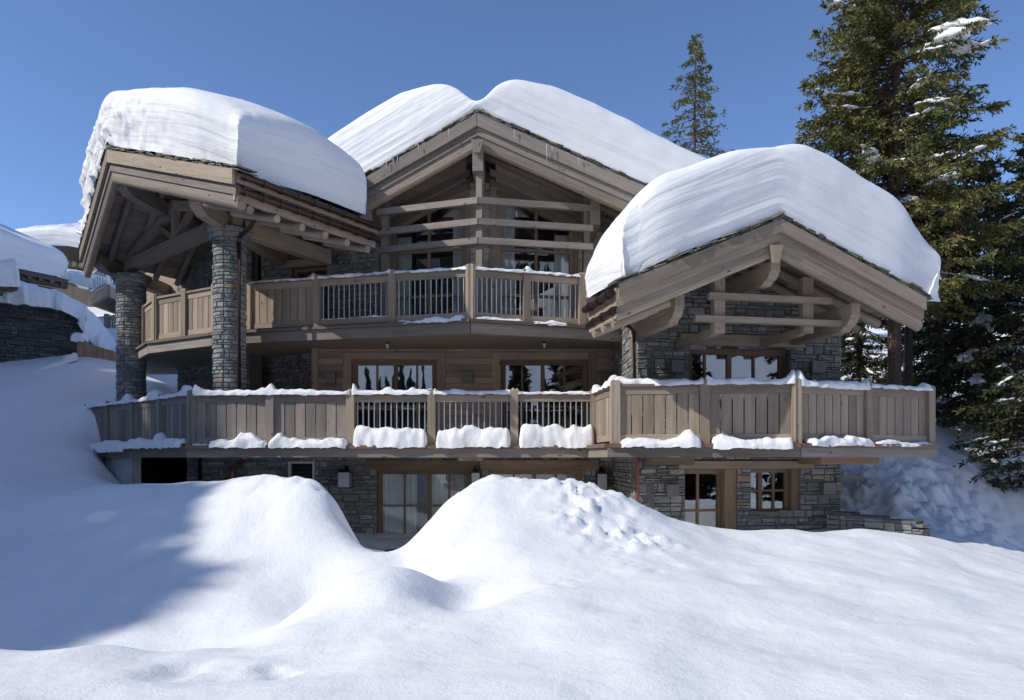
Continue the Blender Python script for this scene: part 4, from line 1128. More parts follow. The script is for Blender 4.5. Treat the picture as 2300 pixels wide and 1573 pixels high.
    nA, nB = AA.shape
    o = grid_mesh(name, pos.reshape(-1, 3), nA, nB, M['slab'], attrs={'strata': h + .02 * n1})
    tag(o, label, 'snow', 'deep snow on the roofs of the chalet'); return o
def interp_px(tab, f0, plfun):
    pass
def Tfun(pairs):
    xs = [p[0] for p in pairs]; ys = [p[1] for p in pairs]
    # smooth interpolation by averaging a dense linear one
    X = np.linspace(0, 1, 400); Y = np.interp(X, xs, ys); kk = np.hanning(15); kk /= kk.sum(); Yp = np.convolve(np.pad(Y, 7, 'edge'), kk, 'valid')
    return lambda a, b=None: np.interp(a, X, Yp)
# main: two lobes meeting in a notch over the ridge
def afrac(px, L_, K_, R_, lens_px):
    pass
dv = V((0, 0, 0))
LM2 = LM + (LM - K0) * .16
tot = (K0 - LM2).length + (RM - K0).length; fr = (K0 - LM2).length / tot
def amain(px):
    if px <= 1072:
        r = (px - CX) / F; d = K0 - LM2; t = (r * LM2.y - LM2.x) / (d.x - r * d.y); return t * fr
    r = (px - CX) / F; d = RM - K0; t = (r * K0.y - K0.x) / (d.x - r * d.y); return fr + t * (1 - fr)
TM = [(0, 1.40)] + [(amain(p), t) for p, t in ((720, 1.36), (800, 1.43), (900, 1.42), (950, 1.26), (985, 1.12), (1020, .85), (1045, .55), (1060, .22), (1072, .10), (1084, .20), (1095, .48), (1115, .78), (1160, 1.07), (1250, 1.27), (1350, 1.30), (1450, 1.22), (1550, 1.16), (1640, 1.2))] + [(1, 1.2)]
TM = [(a, t * 1.08) for a, t in sorted(TM)]
snow_slab('roof_snow', [LM2, K0, RM], [MV] * 3, [4.5, 5.5, 5.5], Tfun(TM), 30, kink=.015, label= 'two humped snow slab with a notch over the tall middle gable', na=240, endb=(.3, .3), fb=.10, seed=2)
tot1 = (K1 - L1).length + (R1 - K1).length * 1.13; fr1 = (K1 - L1).length / tot1
def awing(px):
    a, b, f0, f1 = (L1, K1, 0, fr1) if px <= 1752 else (K1, R1 + (R1 - K1) * .13, fr1, 1)
    r = (px - CX) / F; d = b - a; t = (r * a.y - a.x) / (d.x - r * d.y); return f0 + t * (f1 - f0)
TW = [(0, 1.25)] + [(awing(p), t) for p, t in ((1430, 1.33), (1500, 1.44), (1570, 1.40), (1650, 1.38), (1700, 1.30), (1752, 1.22), (1790, 1.36), (1820, 1.50), (1880, 1.56), (1950, 1.50), (2030, 1.50), (2070, 1.42))] + [(1, 1.25)]
TW = [(a, t * 1.06 * (1 - .12 * max(0, (a - .93) / .07))) for a, t in TW]; tw = Tfun(TW)
L1b = L1; R1b = R1 + (R1 - K1) * .10
snow_slab('roof_snow', [L1b, K1, R1b], [WV] * 3, [1.5, 5.5, 5.5], lambda a, b: tw(a) * (1 - .42 * np.exp(-a * 9) * b), 30, kink=.07, crn=.16, crw=.6, label='thick striped snow slab over the right stone wing', na=200, endb=(.10, .46), fb=.13, seed=5)
tot2 = (K2 - L2).length + (R2 - K2).length; fr2 = (K2 - L2).length / tot2
tp = Tfun([(0, 1.3), (fr2 * .5, 1.3), (fr2, 1.27), (fr2 + (1 - fr2) * .3, 1.36), (fr2 + (1 - fr2) * .65, 1.42), (1, 1.32)])
L2b = L2 + (L2 - K2) * .03 + V((-.12, -.12, -.05))
snow_slab('roof_snow', [L2b, K2, R2], [PLv, PV, PE], [5.5, 6.5, 3.2], lambda a, b: tp(a) * (1 + .10 * np.sin(np.clip(b * 1.1, 0, 1) * math.pi) * a - .10 * b ** 2 * a), 60, kink=.04, crn=.36, crw=1.15, label='crusty overhanging snow slab on the left pavilion roof',
          na=170, endb=(.8, .12), fb=.22, seed=8, rough=lambda a, h: .17 * (1 - sm(.50, .85, a)) * (.5 + .5 * np.sin(h * 21)) + .02)

# ------------------------------------------------------------------ snow along rails and ledges
def rail_snow(pts, width, hf, label, n=None, group='snow lying along the railings', name='rail_snow', seed=0, drape=.03, zmin=None, amp=.75, jj=None):
    "pts: path on top of the rail"
    path = [np.array(p) for p in pts]; seg = [0]
    for a, b in zip(path, path[1:]): seg.append(seg[-1] + np.linalg.norm(b - a))
    L = seg[-1]; n = n or max(12, int(L / .035)); s_ = np.linspace(0, L, n)
    c = np.stack([np.interp(s_, seg, [p[k] for p in path]) for k in range(3)], -1)
    d = np.gradient(c, axis=0); nn = np.stack([d[:, 1], -d[:, 0], np.zeros(n)], -1); nn /= np.linalg.norm(nn, axis=1)[:, None] + 1e-9
    amp = .3 if float(np.mean(hf(s_ / L))) > .2 and width < 1 else amp
    H = hf(s_ / L) * (1 + amp * fbm(s_ * (4.1 if width < 1 else .9) + seed, s_ * 0 + seed, o=5, s=seed) ) * np.clip(np.minimum(s_, L - s_) / .05, .05, 1) ** .5
    W = width / 2 * (1 + .35 * fbm(s_ * 2.3 + seed * 2, s_ * 0 + 7, o=3, s=seed + 1))
    W = W * np.clip(np.minimum(s_, L - s_) / .04, .15, 1) ** .5
    m = 17; th = np.linspace(0, math.pi, m); rows = []
    for t in th:
        cs, sn = math.cos(t), math.sin(t)
        o = np.sign(cs) * abs(cs) ** .75 * W; z = sn ** .8 * H - drape * (1 - sn) * (cs > 0)
        jit = ((.010 + .035 * min(1, width * 2)) if width < 1 else .03) * fbm(s_ * (8 if width < 1 else 2) + seed, np.full(n, t * 2.2), o=4, s=seed + 3)
        rows.append(c + nn * (o + jit)[:, None] + np.stack([s_ * 0, s_ * 0, z + jit], -1))
    v = np.stack(rows, 1)
    o = grid_mesh(name, v.reshape(-1, 3), n, m, M['snow'], flip=True)
    if zmin: pass
    tag(o, label, 'snow', group); return o
def hump(pks, base):
    return lambda t: base + sum(a * np.exp(-((t - c) / w_) ** 2) for c, w_, a in pks)
def sub(line, px0, px1, z, off=0.0):
    a = on_line(line, px0)[0]; b = on_line(line, px1)[0]
    d = (b - a).normalized(); n = V((d.y, -d.x, 0)) * off
    return [V((a.x, a.y, z)) + n, V((b.x, b.y, z)) + n]
def rsnow(line, x0, x1, z, w_, pks, base, label, seed, **k):
    rail_snow(sub(line, x0, x1, z), w_, hump(pks, base), label, seed=seed, **k)
rsnow(TN, 198, 430, RT - .005, .20, [(0, .05, .12), (.2, .04, .10), (.44, .04, .10), (.70, .04, .12), (1, .06, .15)], .055, 'snow along the handrail of the angled left end of the terrace', 1)
rsnow(TN, 434, 790, RT - .005, .22, [(0, .05, .15), (.49, .05, .13), (1, .03, .08)], .075, 'snow along the terrace handrail in front of the stone column', 2)
rsnow(TN, 790, 972, RT - .005, .20, [(0, .05, .16), (.45, .06, .06), (.75, .04, .06), (1, .04, .12)], .06, 'lumpy snow on the terrace handrail below the left terrace door', 3)
rsnow(TN, 972, 1156, RT - .005, .19, [(0, .04, .13), (.25, .1, .05), (1, .03, .12)], .045, 'snow on the terrace handrail between two lump-topped posts left of the right door', 4)
rsnow(TN, 1157, 1333, RT - .005, .17, [(0, .04, .08)], .022, 'thin snow on the terrace handrail below the right terrace door', 5)
rail_snow(sub(TN, 1338, 1381, RT), .2, hump([(0, .1, .05), (1, .12, .12)], .08), 'snow heaped on the short side railing by the wing corner', seed=6)
rsnow(TN, 1378, 1582, RT - .005, .24, [(.05, .06, .13), (.3, .2, .03), (1, .05, .13)], .085, 'thick snow on the wing handrail, leftmost of its four bays', 7)
rsnow(TN, 1582, 1788, RT - .005, .24, [(0, .05, .10), (1, .08, .20)], .085, 'thick snow on the wing handrail with a tall lump on its right post', 8)
rsnow(TN, 1788, 1947, RT - .005, .24, [(0, .08, .14), (1, .04, .10)], .065, 'snow on the wing handrail, third bay, with a drooping tip', 9, drape=.07)
rsnow(TN, 1948, 2088, RT - .005, .22, [(0, .05, .06), (.9, .08, .12)], .05, 'snow on the wing handrail at the far right end', 10)
rsnow(UN, 560, 712, RU - .005, .19, [(1, .1, .10)], .034, 'thin snow on the upper balcony handrail over the closed boards', 11)
rsnow(UN, 714, 882, RU - .005, .20, [(0, .05, .04), (.5, .1, .02), (1, .06, .10)], .036, 'snow on the upper handrail left of the tall lump topped post', 12)
rsnow(UN, 884, 1055, RU - .005, .19, [(0, .04, .03), (.6, .06, .03)], .026, 'thin snow on the upper handrail left of the centre post', 13)
rsnow(UN, 1059, 1305, RU - .005, .19, [(.5, .03, .09), (1, .05, .05)], .028, 'thin snow on the upper handrail right of the centre post', 14)
LED = 'snow lying along the outer ledges'
def ledge(line, x0, x1, z, w_, pks, base, label, seed, off=.10, drape=.05):
    rail_snow(sub(line, x0, x1, z, off), w_, hump(pks, base), label, seed=seed, group=LED, name='ledge_snow', drape=drape)
ledge(TN, 200, 240, ZT1, .36, [(.3, .4, .06)], .12, 'snow heap on the terrace ledge at its far left end', 20, .16)
ledge(TN, 242, 300, ZT1, .34, [(.3, .3, .08)], .10, 'drooping snow on the ledge below the second left bay', 21, .16, .12)
ledge(TN, 302, 362, ZT1, .32, [(.6, .3, .05)], .13, 'snow on the ledge below the third bay from the left', 22, .14)
ledge(TN, 363, 428, ZT1, .32, [(.2, .2, .10)], .13, 'snow on the ledge below the last angled left bay', 23, .14)
ledge(TN, 436, 470, ZT1, .18, [], .03, 'small flat snow patch on the ledge beside the corner post', 24)
ledge(TN, 478, 606, ZT1, .36, [(.6, .25, .16)], .08, 'long tapering snow drift on the ledge under wide grey boards', 25, .13)
ledge(TN, 611, 785, ZT1, .34, [(.1, .08, .10)], .11, 'long low snow strip on the ledge left of the balusters', 26, .13)
ledge(TN, 796, 962, ZT1, .40, [(.15, .2, .04)], .36, 'deep snow block packed below the left baluster bay', 27, .06)
ledge(TN, 981, 1148, ZT1, .40, [], .35, 'deep snow block packed below the middle baluster bay', 28, .06)
ledge(TN, 1166, 1334, ZT1, .42, [(.15, .3, .06)], .38, 'deep snow block packed below the right baluster bay', 29, .06)
ledge(TN, 1392, 1572, ZT1, .34, [(.85, .10, .16), (.2, .2, .02)], .06, 'thin wavy snow on the wing ledge rising to a lump at its right', 30, .12, .07)
ledge(TN, 1596, 1775, ZT1, .34, [(.15, .15, .06), (.8, .2, .03)], .07, 'sagging snow strip on the wing ledge under slotted boards', 31, .12, .10)
ledge(TN, 1802, 1940, ZT1, .32, [(.5, .3, .03)], .09, 'rounded snow roll on the wing ledge, third bay', 32, .12)
ledge(TN, 1955, 2078, ZT1, .26, [(.2, .2, .03)], .035, 'thin snow on the wing ledge at its far right', 33, .10)
ledge(UN, 892, 1048, ZU1, .30, [(.55, .1, .08), (.95, .1, .10)], .045, 'ragged snow on the upper balcony ledge left of the centre post', 34, .0)
ledge(UN, 905, 1045, ZU1, .26, [(.6, .15, .04), (.9, .1, .05)], .02, 'thin snow spilling over the upper balcony edge left of the centre post', 35, .13)
ledge(UN, 1066, 1176, ZU1 + .02, .18, [(.2, .2, .03), (.8, .2, .03)], .03, 'little snow piles at the foot of balusters right of the centre post', 36, .0)
ledge(UN, 1190, 1270, ZU1, .28, [(.5, .2, .06)], .025, 'small snow mound on the upper balcony edge near its right end', 37, .1)
ledge(UN, 722, 872, ZU1 + .17, .07, [(.8, .1, .02)], .014, 'faint snow line on the lower rail behind the leftmost upper balusters', 38, .0, .0)

# icicles
for i, (px, py, D, l) in enumerate([(1008, 290, 16.2, .2), (883, 355, 16.6, .14), (893, 350, 16.6, .18), (940, 325, 16.4, .14), (1155, 292, 16.1, .2), (1228, 324, 16.1, .45), (1240, 330, 16.1, .2), (1300, 355, 16.1, .16), (868, 362, 16.6, .16)]):
    p = P(px, py, D); mb = MB(); mb.tube([p, p - V((0, 0, l * .5)), p - V((0, 0, l))], .012, 6, taper=.001)
    o = mb.build('icicle', M['milk'], smooth=True); tag(o, 'thin icicle hanging from the slates of the middle gable', 'icicle', 'icicles along the middle gable')

# ------------------------------------------------------------------ trees
def conifer(name, loc, H, Rb, label, nwh, nbr, crown0=.12, seed=1, mat='needle', snow=.25, trunk_r=.17, spray=24, needles=9, top=None, shape=.8, group=None, nl=.17, lean=0, droop=.35, snow_big=(), bark='bark'):
    rg = np.random.default_rng(seed); rr = random.Random(seed)
    t = empty(name, loc, label, 'tree', group)
    L0 = V(loc)
    mb = MB(); pts = []
    for i in range(14):
        k = i / 13; pts.append(L0 + V((.06 * math.sin(k * 5 + seed) + lean * k, .06 * math.cos(k * 4), H * k - .3 * (i == 0))))
    mb.tube(pts, trunk_r, 12, taper=.015); mb.build('trunk', M[bark], t, smooth=True)
    bm_ = MB(); Bs = []; snow_pts = []
    for wI in range(nwh):
        k = crown0 + (1 - crown0) * (wI + .5) / nwh
        z = H * k
        Lr = Rb * (1 - ((k - crown0) / (1 - crown0)) ** 1.15) ** shape * (.35 + .65 * min(1, (k - crown0) / .10 + .45)) + .08
        for b in range(nbr):
            az = rr.random() * 2 * math.pi; L = Lr * rr.uniform(.6, 1.12); zz = z + rr.uniform(-.5, .5) * H / nwh
            rise = rr.uniform(-.05, .30) * (1 if k > .6 else .6); dp = droop * rr.uniform(.7, 1.4)
            n = 7; d = np.array([math.cos(az), math.sin(az), 0]); pos = []
            for i in range(n):
                s_ = i / (n - 1)
                pos.append(np.array([L0.x + .06 * math.sin(k * 5 + seed) + lean * k, L0.y, L0.z + zz]) + d * L * s_ + np.array([0, 0, L * (rise * s_ - dp * s_ ** 2 + .18 * s_ ** 4)]))
            pos = np.array(pos); Bs.append((pos, d, L, k))
            if L > .5: bm_.tube([V(p) for p in pos[:-1]], min(.035, .012 * L + .006), 4, caps=False, taper=.004)
            if rr.random() < snow and L > .25: snow_pts.append((pos, d, L, rr.uniform(.35, .8)))
    bm_.build('branches', M['bark'], t, smooth=True)
    # sprays of needles: narrow pointed leaf quads around side shoots
    P0, DI, SZ = [], [], []
    for pos, d, L, k in Bs:
        ns = max(6, int(spray * L / Rb * 1.0 + 4))
        s_ = rg.uniform(.12, 1.0, ns) ** .8
        idx = s_ * (len(pos) - 1); i0 = np.minimum(idx.astype(int), len(pos) - 2); fr_ = (idx - i0)[:, None]
        p = pos[i0] * (1 - fr_) + pos[i0 + 1] * fr_
        side = np.array([-d[1], d[0], 0]); sg = rg.choice([-1, 1], ns)
        sl_ = (.16 + .38 * L * (1 - s_) * .55 + .05) * rg.uniform(.6, 1.2, ns)
        dirs = d[None] * rg.uniform(.4, 1.0, ns)[:, None] + side[None] * (sg * rg.uniform(.3, 1.0, ns))[:, None] + np.array([0, 0, -1])[None] * rg.uniform(.05, .75, ns)[:, None]
        dirs /= np.linalg.norm(dirs, axis=1)[:, None]
        for j in range(needles):
            u = (j + rg.random(ns)) / needles
            q = p + dirs * (sl_ * u)[:, None] + rg.normal(0, .012, (ns, 3))
            dd = dirs + rg.normal(0, .55, (ns, 3)); dd /= np.linalg.norm(dd, axis=1)[:, None]
            P0.append(q); DI.append(dd); SZ.append(nl * rg.uniform(.55, 1.15, ns) * (1 - .35 * u))
    P0 = np.concatenate(P0); DI = np.concatenate(DI); SZ = np.concatenate(SZ); N = len(P0)
    rv = rg.normal(0, 1, (N, 3)); W_ = np.cross(DI, rv); W_ /= np.linalg.norm(W_, axis=1)[:, None] + 1e-9; W_ *= (SZ * .15)[:, None]
    a = P0; b = P0 + DI * (SZ * .45)[:, None] + W_; c = P0 + DI * SZ[:, None]; e = P0 + DI * (SZ * .45)[:, None] - W_
    vs = np.stack([a, b, c, e], 1).reshape(-1, 3) - np.array(loc)
    me = bpy.data.meshes.new('needles'); me.vertices.add(N * 4); me.vertices.foreach_set('co', vs.astype(np.float32).ravel())
    me.loops.add(N * 4); me.loops.foreach_set('vertex_index', np.arange(N * 4, dtype=np.int32)); me.polygons.add(N)
    me.polygons.foreach_set('loop_start', np.arange(0, N * 4, 4, dtype=np.int32)); me.polygons.foreach_set('loop_total', np.full(N, 4, dtype=np.int32))
    me.update(calc_edges=True)
    rn = np.clip(.45 + .35 * noise(P0[:, 0] * 1.3, P0[:, 1] * 1.3, P0[:, 2] * 1.3, s=seed) + rg.normal(0, .22, N), 0, 1)
    at = me.attributes.new('rnd', 'FLOAT', 'POINT'); at.data.foreach_set('value', np.repeat(rn, 4).astype(np.float32))
    me.materials.append(M[mat]); o = bpy.data.objects.new('crown', me); C.objects.link(o); o.location = loc; WL[o.name] = L0; put_parent(o, t)
    # snow caught on the boughs
    SV_, SF = [], []
    def flush():
        if not SV_: return
        me = bpy.data.meshes.new('bough_snow'); me.from_pydata([tuple(np.array(v) - np.array(loc)) for v in SV_], [], SF); me.shade_smooth(); me.materials.append(M['snow'])
        o = bpy.data.objects.new('bough_snow', me); C.objects.link(o); o.location = loc; WL[o.name] = L0; put_parent(o, t); SV_.clear(); SF.clear()
    def drift(pos, d, s0, s1, sz):
        "one run of snow lying along a bough: a low lumpy ridge that follows it"
        m_ = 14; k_ = 8; ph = rr.random() * 9; side = np.array([-d[1], d[0], 0]); b0 = len(SV_)
        for i in range(m_):
            u = i / (m_ - 1); s_ = s0 + (s1 - s0) * u; idx = s_ * (len(pos) - 1); i0 = min(int(idx), len(pos) - 2)
            c = pos[i0] * (1 - (idx - i0)) + pos[i0 + 1] * (idx - i0)
            w_ = sz * (math.sin(math.pi * min(.97, max(.03, u))) ** .5) * (1 + .45 * math.sin(u * 9 + ph) + .25 * math.sin(u * 23 + ph * 2)); w_ = max(w_, .004)
            c = c + side * .3 * sz * math.sin(u * 7 + ph)
            for j in range(k_):
                a_ = 2 * math.pi * j / k_; zz = math.sin(a_); SV_.append(tuple(c + side * w_ * math.cos(a_) * (1 + .2 * math.sin(j * 2 + i)) + np.array([0, 0, w_ * (.62 if zz > 0 else .3) * zz + .02])))
        for i in range(m_ - 1):
            for j in range(k_):
                j2 = (j + 1) % k_; SF.append((b0 + i * k_ + j, b0 + i * k_ + j2, b0 + (i + 1) * k_ + j2, b0 + (i + 1) * k_ + j))
    for pos, d, L, fr0 in snow_pts[:85]:
        s0 = rr.uniform(.25, .6); s1 = min(1.0, s0 + rr.uniform(.2, .5)); drift(pos, d, s0, s1, rr.uniform(.04, .13) * min(1.3, .45 + L * .3)); flush()
    for (c, sz) in snow_big:
        bs = sorted(Bs, key=lambda q: float(np.linalg.norm(q[0][4] - np.array(c))))[:2]
        for q in bs: drift(q[0], q[1], .35, .97, sz * .5)
        flush()
    return t
def tree_at(px, D, zoff=-.2): 
    q = xy(px, D); return (q.x, q.y, gz(q.x, q.y) + zoff)
RIGHT = 'snowy spruces right of the chalet'
b = tree_at(2014, 18.6)
big = [(tuple(P(px, py, D)), sz) for px, py, D, sz in ((2150, 75, 17.2, .42), (2230, 72, 17.4, .40), (1960, 290, 16.9, .25), (2110, 260, 17, .2), (2040, 105, 16.8, .2), (1900, 160, 17.5, .15))]
conifer('spruce_tree', b, 19.5 - b[2], 2.85, 'tall sunlit olive green spruce rising out of the top of the picture behind the wing', 74, 8, crown0=.22, seed=3, snow=.22, trunk_r=.18, spray=30, needles=10, group=RIGHT, snow_big=big, shape=.62, nl=.19)
b = tree_at(2046, 19.0)
conifer('spruce_tree', b, 9.5, 1.0, 'slim shaded trunk standing close beside the tallest spruce, at the wing roof end', 16, 5, crown0=.5, seed=4, mat='needle2', trunk_r=.14, bark='shadebark', spray=14, needles=7, group=RIGHT)
b = tree_at(2190, 20.5)
big = [(tuple(P(px, py, D)), sz) for px, py, D, sz in ((2205, 715, 18.6, .33), (2205, 380, 18.8, .3), (2150, 610, 18.6, .35), (2105, 600, 18.2, .3), (2260, 250, 19, .3), (2270, 520, 18.5, .3), (2240, 790, 18, .3))]
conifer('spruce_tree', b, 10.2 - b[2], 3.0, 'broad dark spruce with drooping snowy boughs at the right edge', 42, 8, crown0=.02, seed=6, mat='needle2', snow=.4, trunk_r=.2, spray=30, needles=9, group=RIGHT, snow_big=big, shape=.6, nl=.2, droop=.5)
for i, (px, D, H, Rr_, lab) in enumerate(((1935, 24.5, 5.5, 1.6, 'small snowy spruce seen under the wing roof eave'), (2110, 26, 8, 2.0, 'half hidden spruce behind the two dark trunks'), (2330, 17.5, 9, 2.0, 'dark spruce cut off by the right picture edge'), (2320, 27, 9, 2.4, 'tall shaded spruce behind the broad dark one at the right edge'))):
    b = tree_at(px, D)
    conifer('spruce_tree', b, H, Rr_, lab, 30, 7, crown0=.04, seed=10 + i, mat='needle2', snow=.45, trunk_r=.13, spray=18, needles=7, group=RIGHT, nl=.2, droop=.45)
b = tree_at(1562, 36)
conifer('spruce_tree', b, EYE + (1030 - 84) / F * 36 - b[2], 3.8, 'slender lone spruce rising behind the middle roof against the sky', 46, 6, crown0=.05, seed=20, mat='needle', snow=.9, trunk_r=.18, spray=22, needles=7, shape=.85, nl=.22, droop=.45)

# trees outside the left edge that throw the shade over the left drifts, and the wood behind the viewer that the windows mirror
def copy_tree(t, loc, sc=1.0, rz=0.0, label=None, group=None):
    r = t.copy(); C.objects.link(r); r.location = loc; r.scale = (sc, sc, sc); r.rotation_euler = (0, 0, rz)
    if label: r['label'] = label
    if group: r['group'] = group
    for ch in t.children:
        c = ch.copy(); C.objects.link(c); c.parent = r; c.matrix_parent_inverse = ch.matrix_parent_inverse.copy()
    return r
x, y = -32.0, -3.6
H0 = 22.5
pr0 = conifer('spruce_tree', (x, y, gz(x, y) - .3), H0, 4.4, 'tall spruce beyond the left edge of the picture', 52, 9, crown0=.05, seed=40, mat='needle2', snow=0, trunk_r=.3, spray=24, needles=6, group='spruces beyond the left edge', nl=.62, shape=.55)
for i, (x, y, zt_) in enumerate(((-32.5, -.6, 24.6), (-31.5, -2.2, 23.6), (-32, 1.2, 24.0), (-33, -5.0, 24.2), (-33.5, 2.8, 25.4), (-32.5, 5.4, 25.4), (-34.5, 7.2, 25.4), (-33, 9.2, 24.2), (-34, 11.4, 24.6), (-33, 13.6, 24.0), (-35, 15.6, 24.8), (-33.6, 17.8, 24.0), (-34, 20.6, 24.5), (-36, 24, 26), (-38.5, -5.4, 28.6), (-39, -1.6, 28.8), (-39.5, 2.2, 29), (-39.5, 7, 29), (-39.5, 11, 28), (-40, 16, 28), (-40, 21, 28))):
    z0 = gz(x, y) - .3; copy_tree(pr0, (x, y, z0), (zt_ - z0) / H0, i * 1.3)
for i, (x, y, H) in enumerate(((3.5, -11, 11), (6.2, -13, 14), (9.5, -9, 13), (13, -12, 15), (16.5, -8, 12), (20, -13, 15), (-4.0, -24, 9), (0.5, -20, 12), (24, -6, 14))):
    z0 = gz(x, y) - .2; copy_tree(pr0, (x, y, z0), H / H0, i * 2.1, 'spruce standing behind the viewer, seen only mirrored in the windows', 'spruces behind the viewer')
mb = MB(); rr = random.Random(77); fx = [(rr.uniform(-150, 110), -rr.uniform(40, 170)) for i in range(5200)]; zfor = ground([p[0] for p in fx], [p[1] for p in fx])
for i in range(5200):
    x, y = fx[i]
    if noise([x * .03], [y * .03], s=3)[0] < -.15: continue
    z = zfor[i]; h = rr.uniform(4, 9); r = h * .17; n = 5; pts = [V((x + r * math.cos(k * 2 * math.pi / n), y + r * math.sin(k * 2 * math.pi / n), z)) for k in range(n)]; ap = V((x, y, z + h)); rn = rr.random() * .6
    for k in range(n): mb.face([pts[k], pts[(k + 1) % n], ap], [(0, 0)] * 3, rn)
tag(mb.build('distant_forest', M['needle2']), 'far spruce forest on the slope behind the viewer', 'forest', kind='stuff')

# ------------------------------------------------------------------ the low wall right of the wing
LW = Plane(xy(1858, 14.75), xy(2074, 13.5)); lz0, lz1 = EYE - 1.12, EYE - 1.28
mb = MB(); LW.box(mb, 0, LW.len, -.4, lz1 - .03, -.4, 0); lw = mb.build('low_wall', M['mortar']); tag(lw, 'low grey stone retaining wall running out of the snow right of the wing', 'wall')
mb = MB(); stones(mb, lambda u, z, d: LW.pt(u, z, d), [(0, -.4), (LW.len, -.4), (LW.len, lz1), (0, lz0)], dep=.05, seed=61); mb.build('stonework', M['stone'], lw)
mb = MB(); u = 0
while u < LW.len - .05:
    l = rng.uniform(.3, .6); zz = lz0 + (lz1 - lz0) * u / LW.len; LW.box(mb, u, min(u + l - .01, LW.len), zz, zz + .05, -.4, .05); u += l
mb.build('coping', M['slate'], lw)

# ------------------------------------------------------------------ neighbours on the left
NB = empty('neighbour_chalet', (-20, 28, 6), 'nearer neighbouring chalet at the left edge, dark log eaves under a thick grey snow roof', 'chalet')
A, B = P(-200, 560, 23.6), P(152, 632, 30.0)
ed = (B - A).normalized(); en = V((ed.y, -ed.x, 0))
for k in range(3):
    mb = MB(); o_ = -en * (.25 + k * .4) + V((0, 0, -.16 - k * .24)); mb.tube([A + o_, B + o_ + ed * .05 * (3 - k)], .14, 10); mb.build('eave_log', M['dark'], NB, smooth=True)
mb = MB(); mb.beam(A, B, .08, -.10, .06); mb.build('eave_board', M['dark'], NB)
for i in range(12):
    c = A + ed * (i + .5) * (B - A).length / 12; mb = MB(); mb.tube([c + en * .02 + V((0, 0, -.12)), c - en * 1.2 + V((0, 0, .2))], .1, 8); mb.build('rafter_end', M['dark'], NB, smooth=True)
mb = MB(); mb.quad(A, B, B - en * 6 + V((0, 0, 2.7)), A - en * 6 + V((0, 0, 2.7))); mb.build('roof', M['dark'], NB)
mb = MB(); q = -en * 1.0; z_ = V((0, 0, -3.5))
mb.quad(A + q + z_, B + q + z_ - ed * .6, B + q - ed * .6 + V((0, 0, .3)), A + q + V((0, 0, .3))); mb.quad(B + q + z_ - ed * .6, B - en * 6 + z_ - ed * .6, B - en * 6 + V((0, 0, 2.5)) - ed * .6, B + q - ed * .6 + V((0, 0, .3))); mb.build('wall', M['dark'], NB)
up = V((-en.x, -en.y, .42))
o = snow_slab('roof_snow', [A, A.lerp(B, .5), B], [up] * 3, [6, 6, 6], lambda a, b: 1.25 + .12 * np.sin(a * 5), 24, na=120, endb=(.1, .3), fb=.2, seed=21, label='thick grey snow slab on the nearer neighbouring roof at the left edge')
o['group'] = 'snow on the neighbouring roofs'
# lower eave poking in at the very left
NC = empty('log_shelter', (-17, 24, 6), 'end of a lower log roof just poking in at the left edge under snow', 'shelter')
a, b = P(-160, 636, 22.5), P(2, 650, 24.0)
for k in range(2):
    mb = MB(); mb.tube([a + V((0, .1 * k, -.1 - k * .26)), b + V((.02, .1 * k, -.1 - k * .26)) - (b - a).normalized() * .15 * k], .13, 10); mb.build('eave_log', M['dark'], NC, smooth=True)
mb = MB(); mb.beam(a + V((0, .5, 0)), b + V((0, .5, 0)), 1.2, 0, .1); mb.build('roof', M['dark'], NC)
mb = MB(); mb.post(V((b.x - 1.4, b.y + .4, 0)), .25, .25, gz(b.x - 1.4, b.y + .4) - .2, a.z); mb.build('post', M['dark'], NC)
o = rail_snow([a + V((0, .5, .09)), b + V((.05, .5, .09))], 1.5, lambda t: .95 + .1 * np.sin(t * 7), 'rounded snow on the low log roof end at the left edge', seed=71, group='snow on the neighbouring roofs', name='roof_snow', amp=.2)
# dark stone retaining wall with its snow bank
WA, WB = xy(-160, 23.4), xy(186, 26.2); SW = Plane(WA, WB); zt_ = EYE + 5.2
mb = MB(); backing(mb, SW, 0, SW.len, EYE + 1, zt_, [], .6); sw = mb.build('retaining_wall', M['mortar']); tag(sw, 'dark stacked stone retaining wall at the left below the neighbouring chalet', 'wall')
mb = MB(); stones(mb, lambda u, z, d: SW.pt(u, z, d), [(0, EYE + 1), (SW.len, EYE + 1), (SW.len, zt_), (0, zt_)], hmin=.08, hmax=.22, lmin=.2, lmax=.7, dep=.07, seed=62); mb.build('stonework', M['darkstone'], sw)
q0, q1 = SW.pt(0, zt_, -.9), SW.pt(SW.len - .7, zt_, -.9)
rail_snow([q0, q0.lerp(q1, .5), q1, q1 + V((.9, .5, -.35)), q1 + V((1.8, .7, -1.7)), q1 + V((2.6, .8, -2.9))], 2.7, lambda t: .95 - .35 * t, 'snow bank draped over the dark retaining wall and sliding down at its right end', seed=72, group='snow banks at the left', name='snow_bank', drape=.05, n=160, amp=.3)
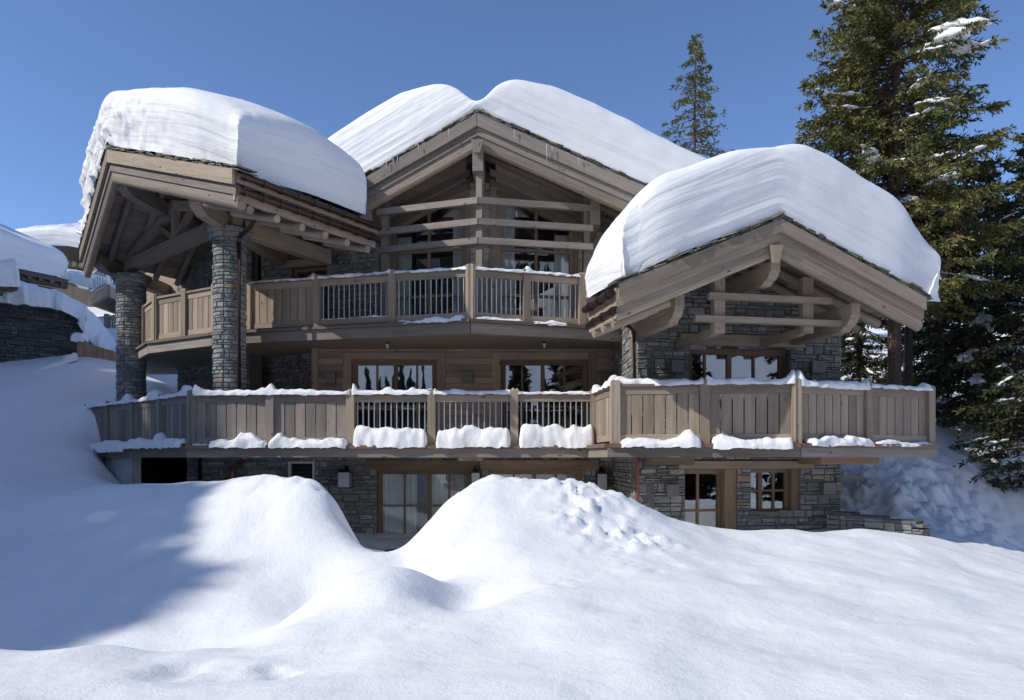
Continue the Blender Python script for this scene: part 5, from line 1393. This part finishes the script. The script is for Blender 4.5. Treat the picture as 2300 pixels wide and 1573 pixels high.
# larch fences
FA = Plane(xy(173, 25.2), xy(262, 24.6)); mb = MB(); n = 16
for i in range(n):
    u0, u1 = FA.len * i / n, FA.len * (i + 1) / n - .012; zt2 = FA.Zp(173 + 89 * i / n, 766 + 26 * i / n)
    FA.box(mb, u0, u1, EYE + 2.5, zt2, -.03, 0, True)
fo = mb.build('board_fence', M['orange']); tag(fo, 'orange larch board fence beside the dark retaining wall', 'fence')
FB = Plane(xy(84, 23.4), xy(172, 24.4)); mb = MB(); n = 18
for i in range(n):
    u0, u1 = FB.len * i / n, FB.len * (i + 1) / n - .012; zz = FB.Zp(84 + 88 * i / n, 836 - 30 * i / n)
    FB.box(mb, u0, u1, zz - .7, zz, -.03, 0, True)
fo = mb.build('board_fence', M['orange']); tag(fo, 'low stepped larch fence half buried at the foot of the dark wall', 'fence')
rail_snow([FB.pt(.0, FB.Zp(84, 838), 0), FB.pt(FB.len, FB.Zp(172, 806), 0)], .3, lambda t: .1 + .08 * t, 'snow strip on the low stepped larch fence', seed=73, group='snow banks at the left', name='snow_strip')
rail_snow([P(168, 767, 25.2), P(192, 768, 25.1)], .45, lambda t: .26 + t * 0, 'round snow cap on the left end of the orange fence', seed=74, group='snow banks at the left', name='snow_lump')
# far chalet with a balcony
FC = empty('far_chalet', (-24, 42, 8), 'farthest chalet at the left, its small snowy balcony half hidden by the stone column', 'chalet')
a, b = P(20, 548, 40), P(236, 556, 40)
mb = MB(); mb.hexa([V((a.x, 40, 9)), V((b.x, 40, 9)), V((b.x, 46, 9)), V((a.x, 46, 9))], [V((a.x, 40, a.z)), V((b.x, 40, b.z)), V((b.x, 46, b.z)), V((a.x, 46, a.z))]); mb.build('wall', M['dark'], FC)
for i in range(5):
    mb = MB(); c = P(150 + i * 16, 590 + 3 * i, 39.4); mb.tube([c, c + V((0, 2, .2))], .14, 8); mb.build('rafter_end', M['grey'], FC, smooth=True)
a, b = P(20, 560, 39), P(230, 570, 39)
snow_slab('roof_snow', [a, a.lerp(b, .5) + V((0, 0, .3)), b], [V((0, 1, .35))] * 3, [5, 5, 5], lambda a, b: 1.0 + .15 * np.sin(a * 40) * np.sin(b * 9), 24, na=120, endb=(.2, .2), fb=.2, seed=23, label='rippled snow on the farthest roof at the left')['group'] = 'snow on the neighbouring roofs'
a, b, c = P(203, 668, 33), P(243, 640, 31), P(290, 650, 33)
mb = MB(); mb.prism([(a.x, a.y), (b.x, b.y), (c.x, c.y), (c.x, c.y + 3), (a.x, a.y + 3)], b.z - .45, b.z); bf = mb.build('balcony_floor', M['dark'], FC)
zb_ = b.z
mb = MB()
for p, q in ((a, b), (b, c)):
    p = V((p.x, p.y, zb_)); q = V((q.x, q.y, zb_)); mb.beam(p, q, .1, .85, .95); mb.beam(p, q, .08, .1, .18)
    for i in range(8): k_ = p.lerp(q, i / 7); mb.post(k_, .05, .05, zb_ + .1, zb_ + .9)
    mb.post(p, .12, .12, zb_, zb_ + 1.0); mb.post(q, .13, .13, zb_, zb_ + 1.01)
mb.build('railing', M['steel'], FC)
mb = MB(); mb.beam(V((a.x, a.y, zb_)), V((b.x, b.y, zb_)), .16, -.5, -.02); mb.beam(V((b.x, b.y, zb_)), V((c.x, c.y, zb_)), .16, -.5, -.02); mb.build('edge_beam', M['warm'], FC)
mb = MB(); p, q = P(236, 712, 30), P(280, 712, 30); mb.beam(p, q, .1, -.1, 0)
for i in range(9): k_ = p.lerp(q, i / 8); mb.post(k_, .05, .05, p.z - .9, p.z - .05)
mb.post(P(240, 712, 29.95), .16, .16, p.z - 1, p.z + .1); mb.build('railing', M['grey'], FC)
rail_snow([P(150, 640, 34), P(190, 636, 33.5), P(240, 655, 33)], 3.0, lambda t: .55 + t * 0, 'smooth snow hump between the two neighbouring chalets', seed=75, amp=.2, group='snow banks at the left', name='snow_bank')
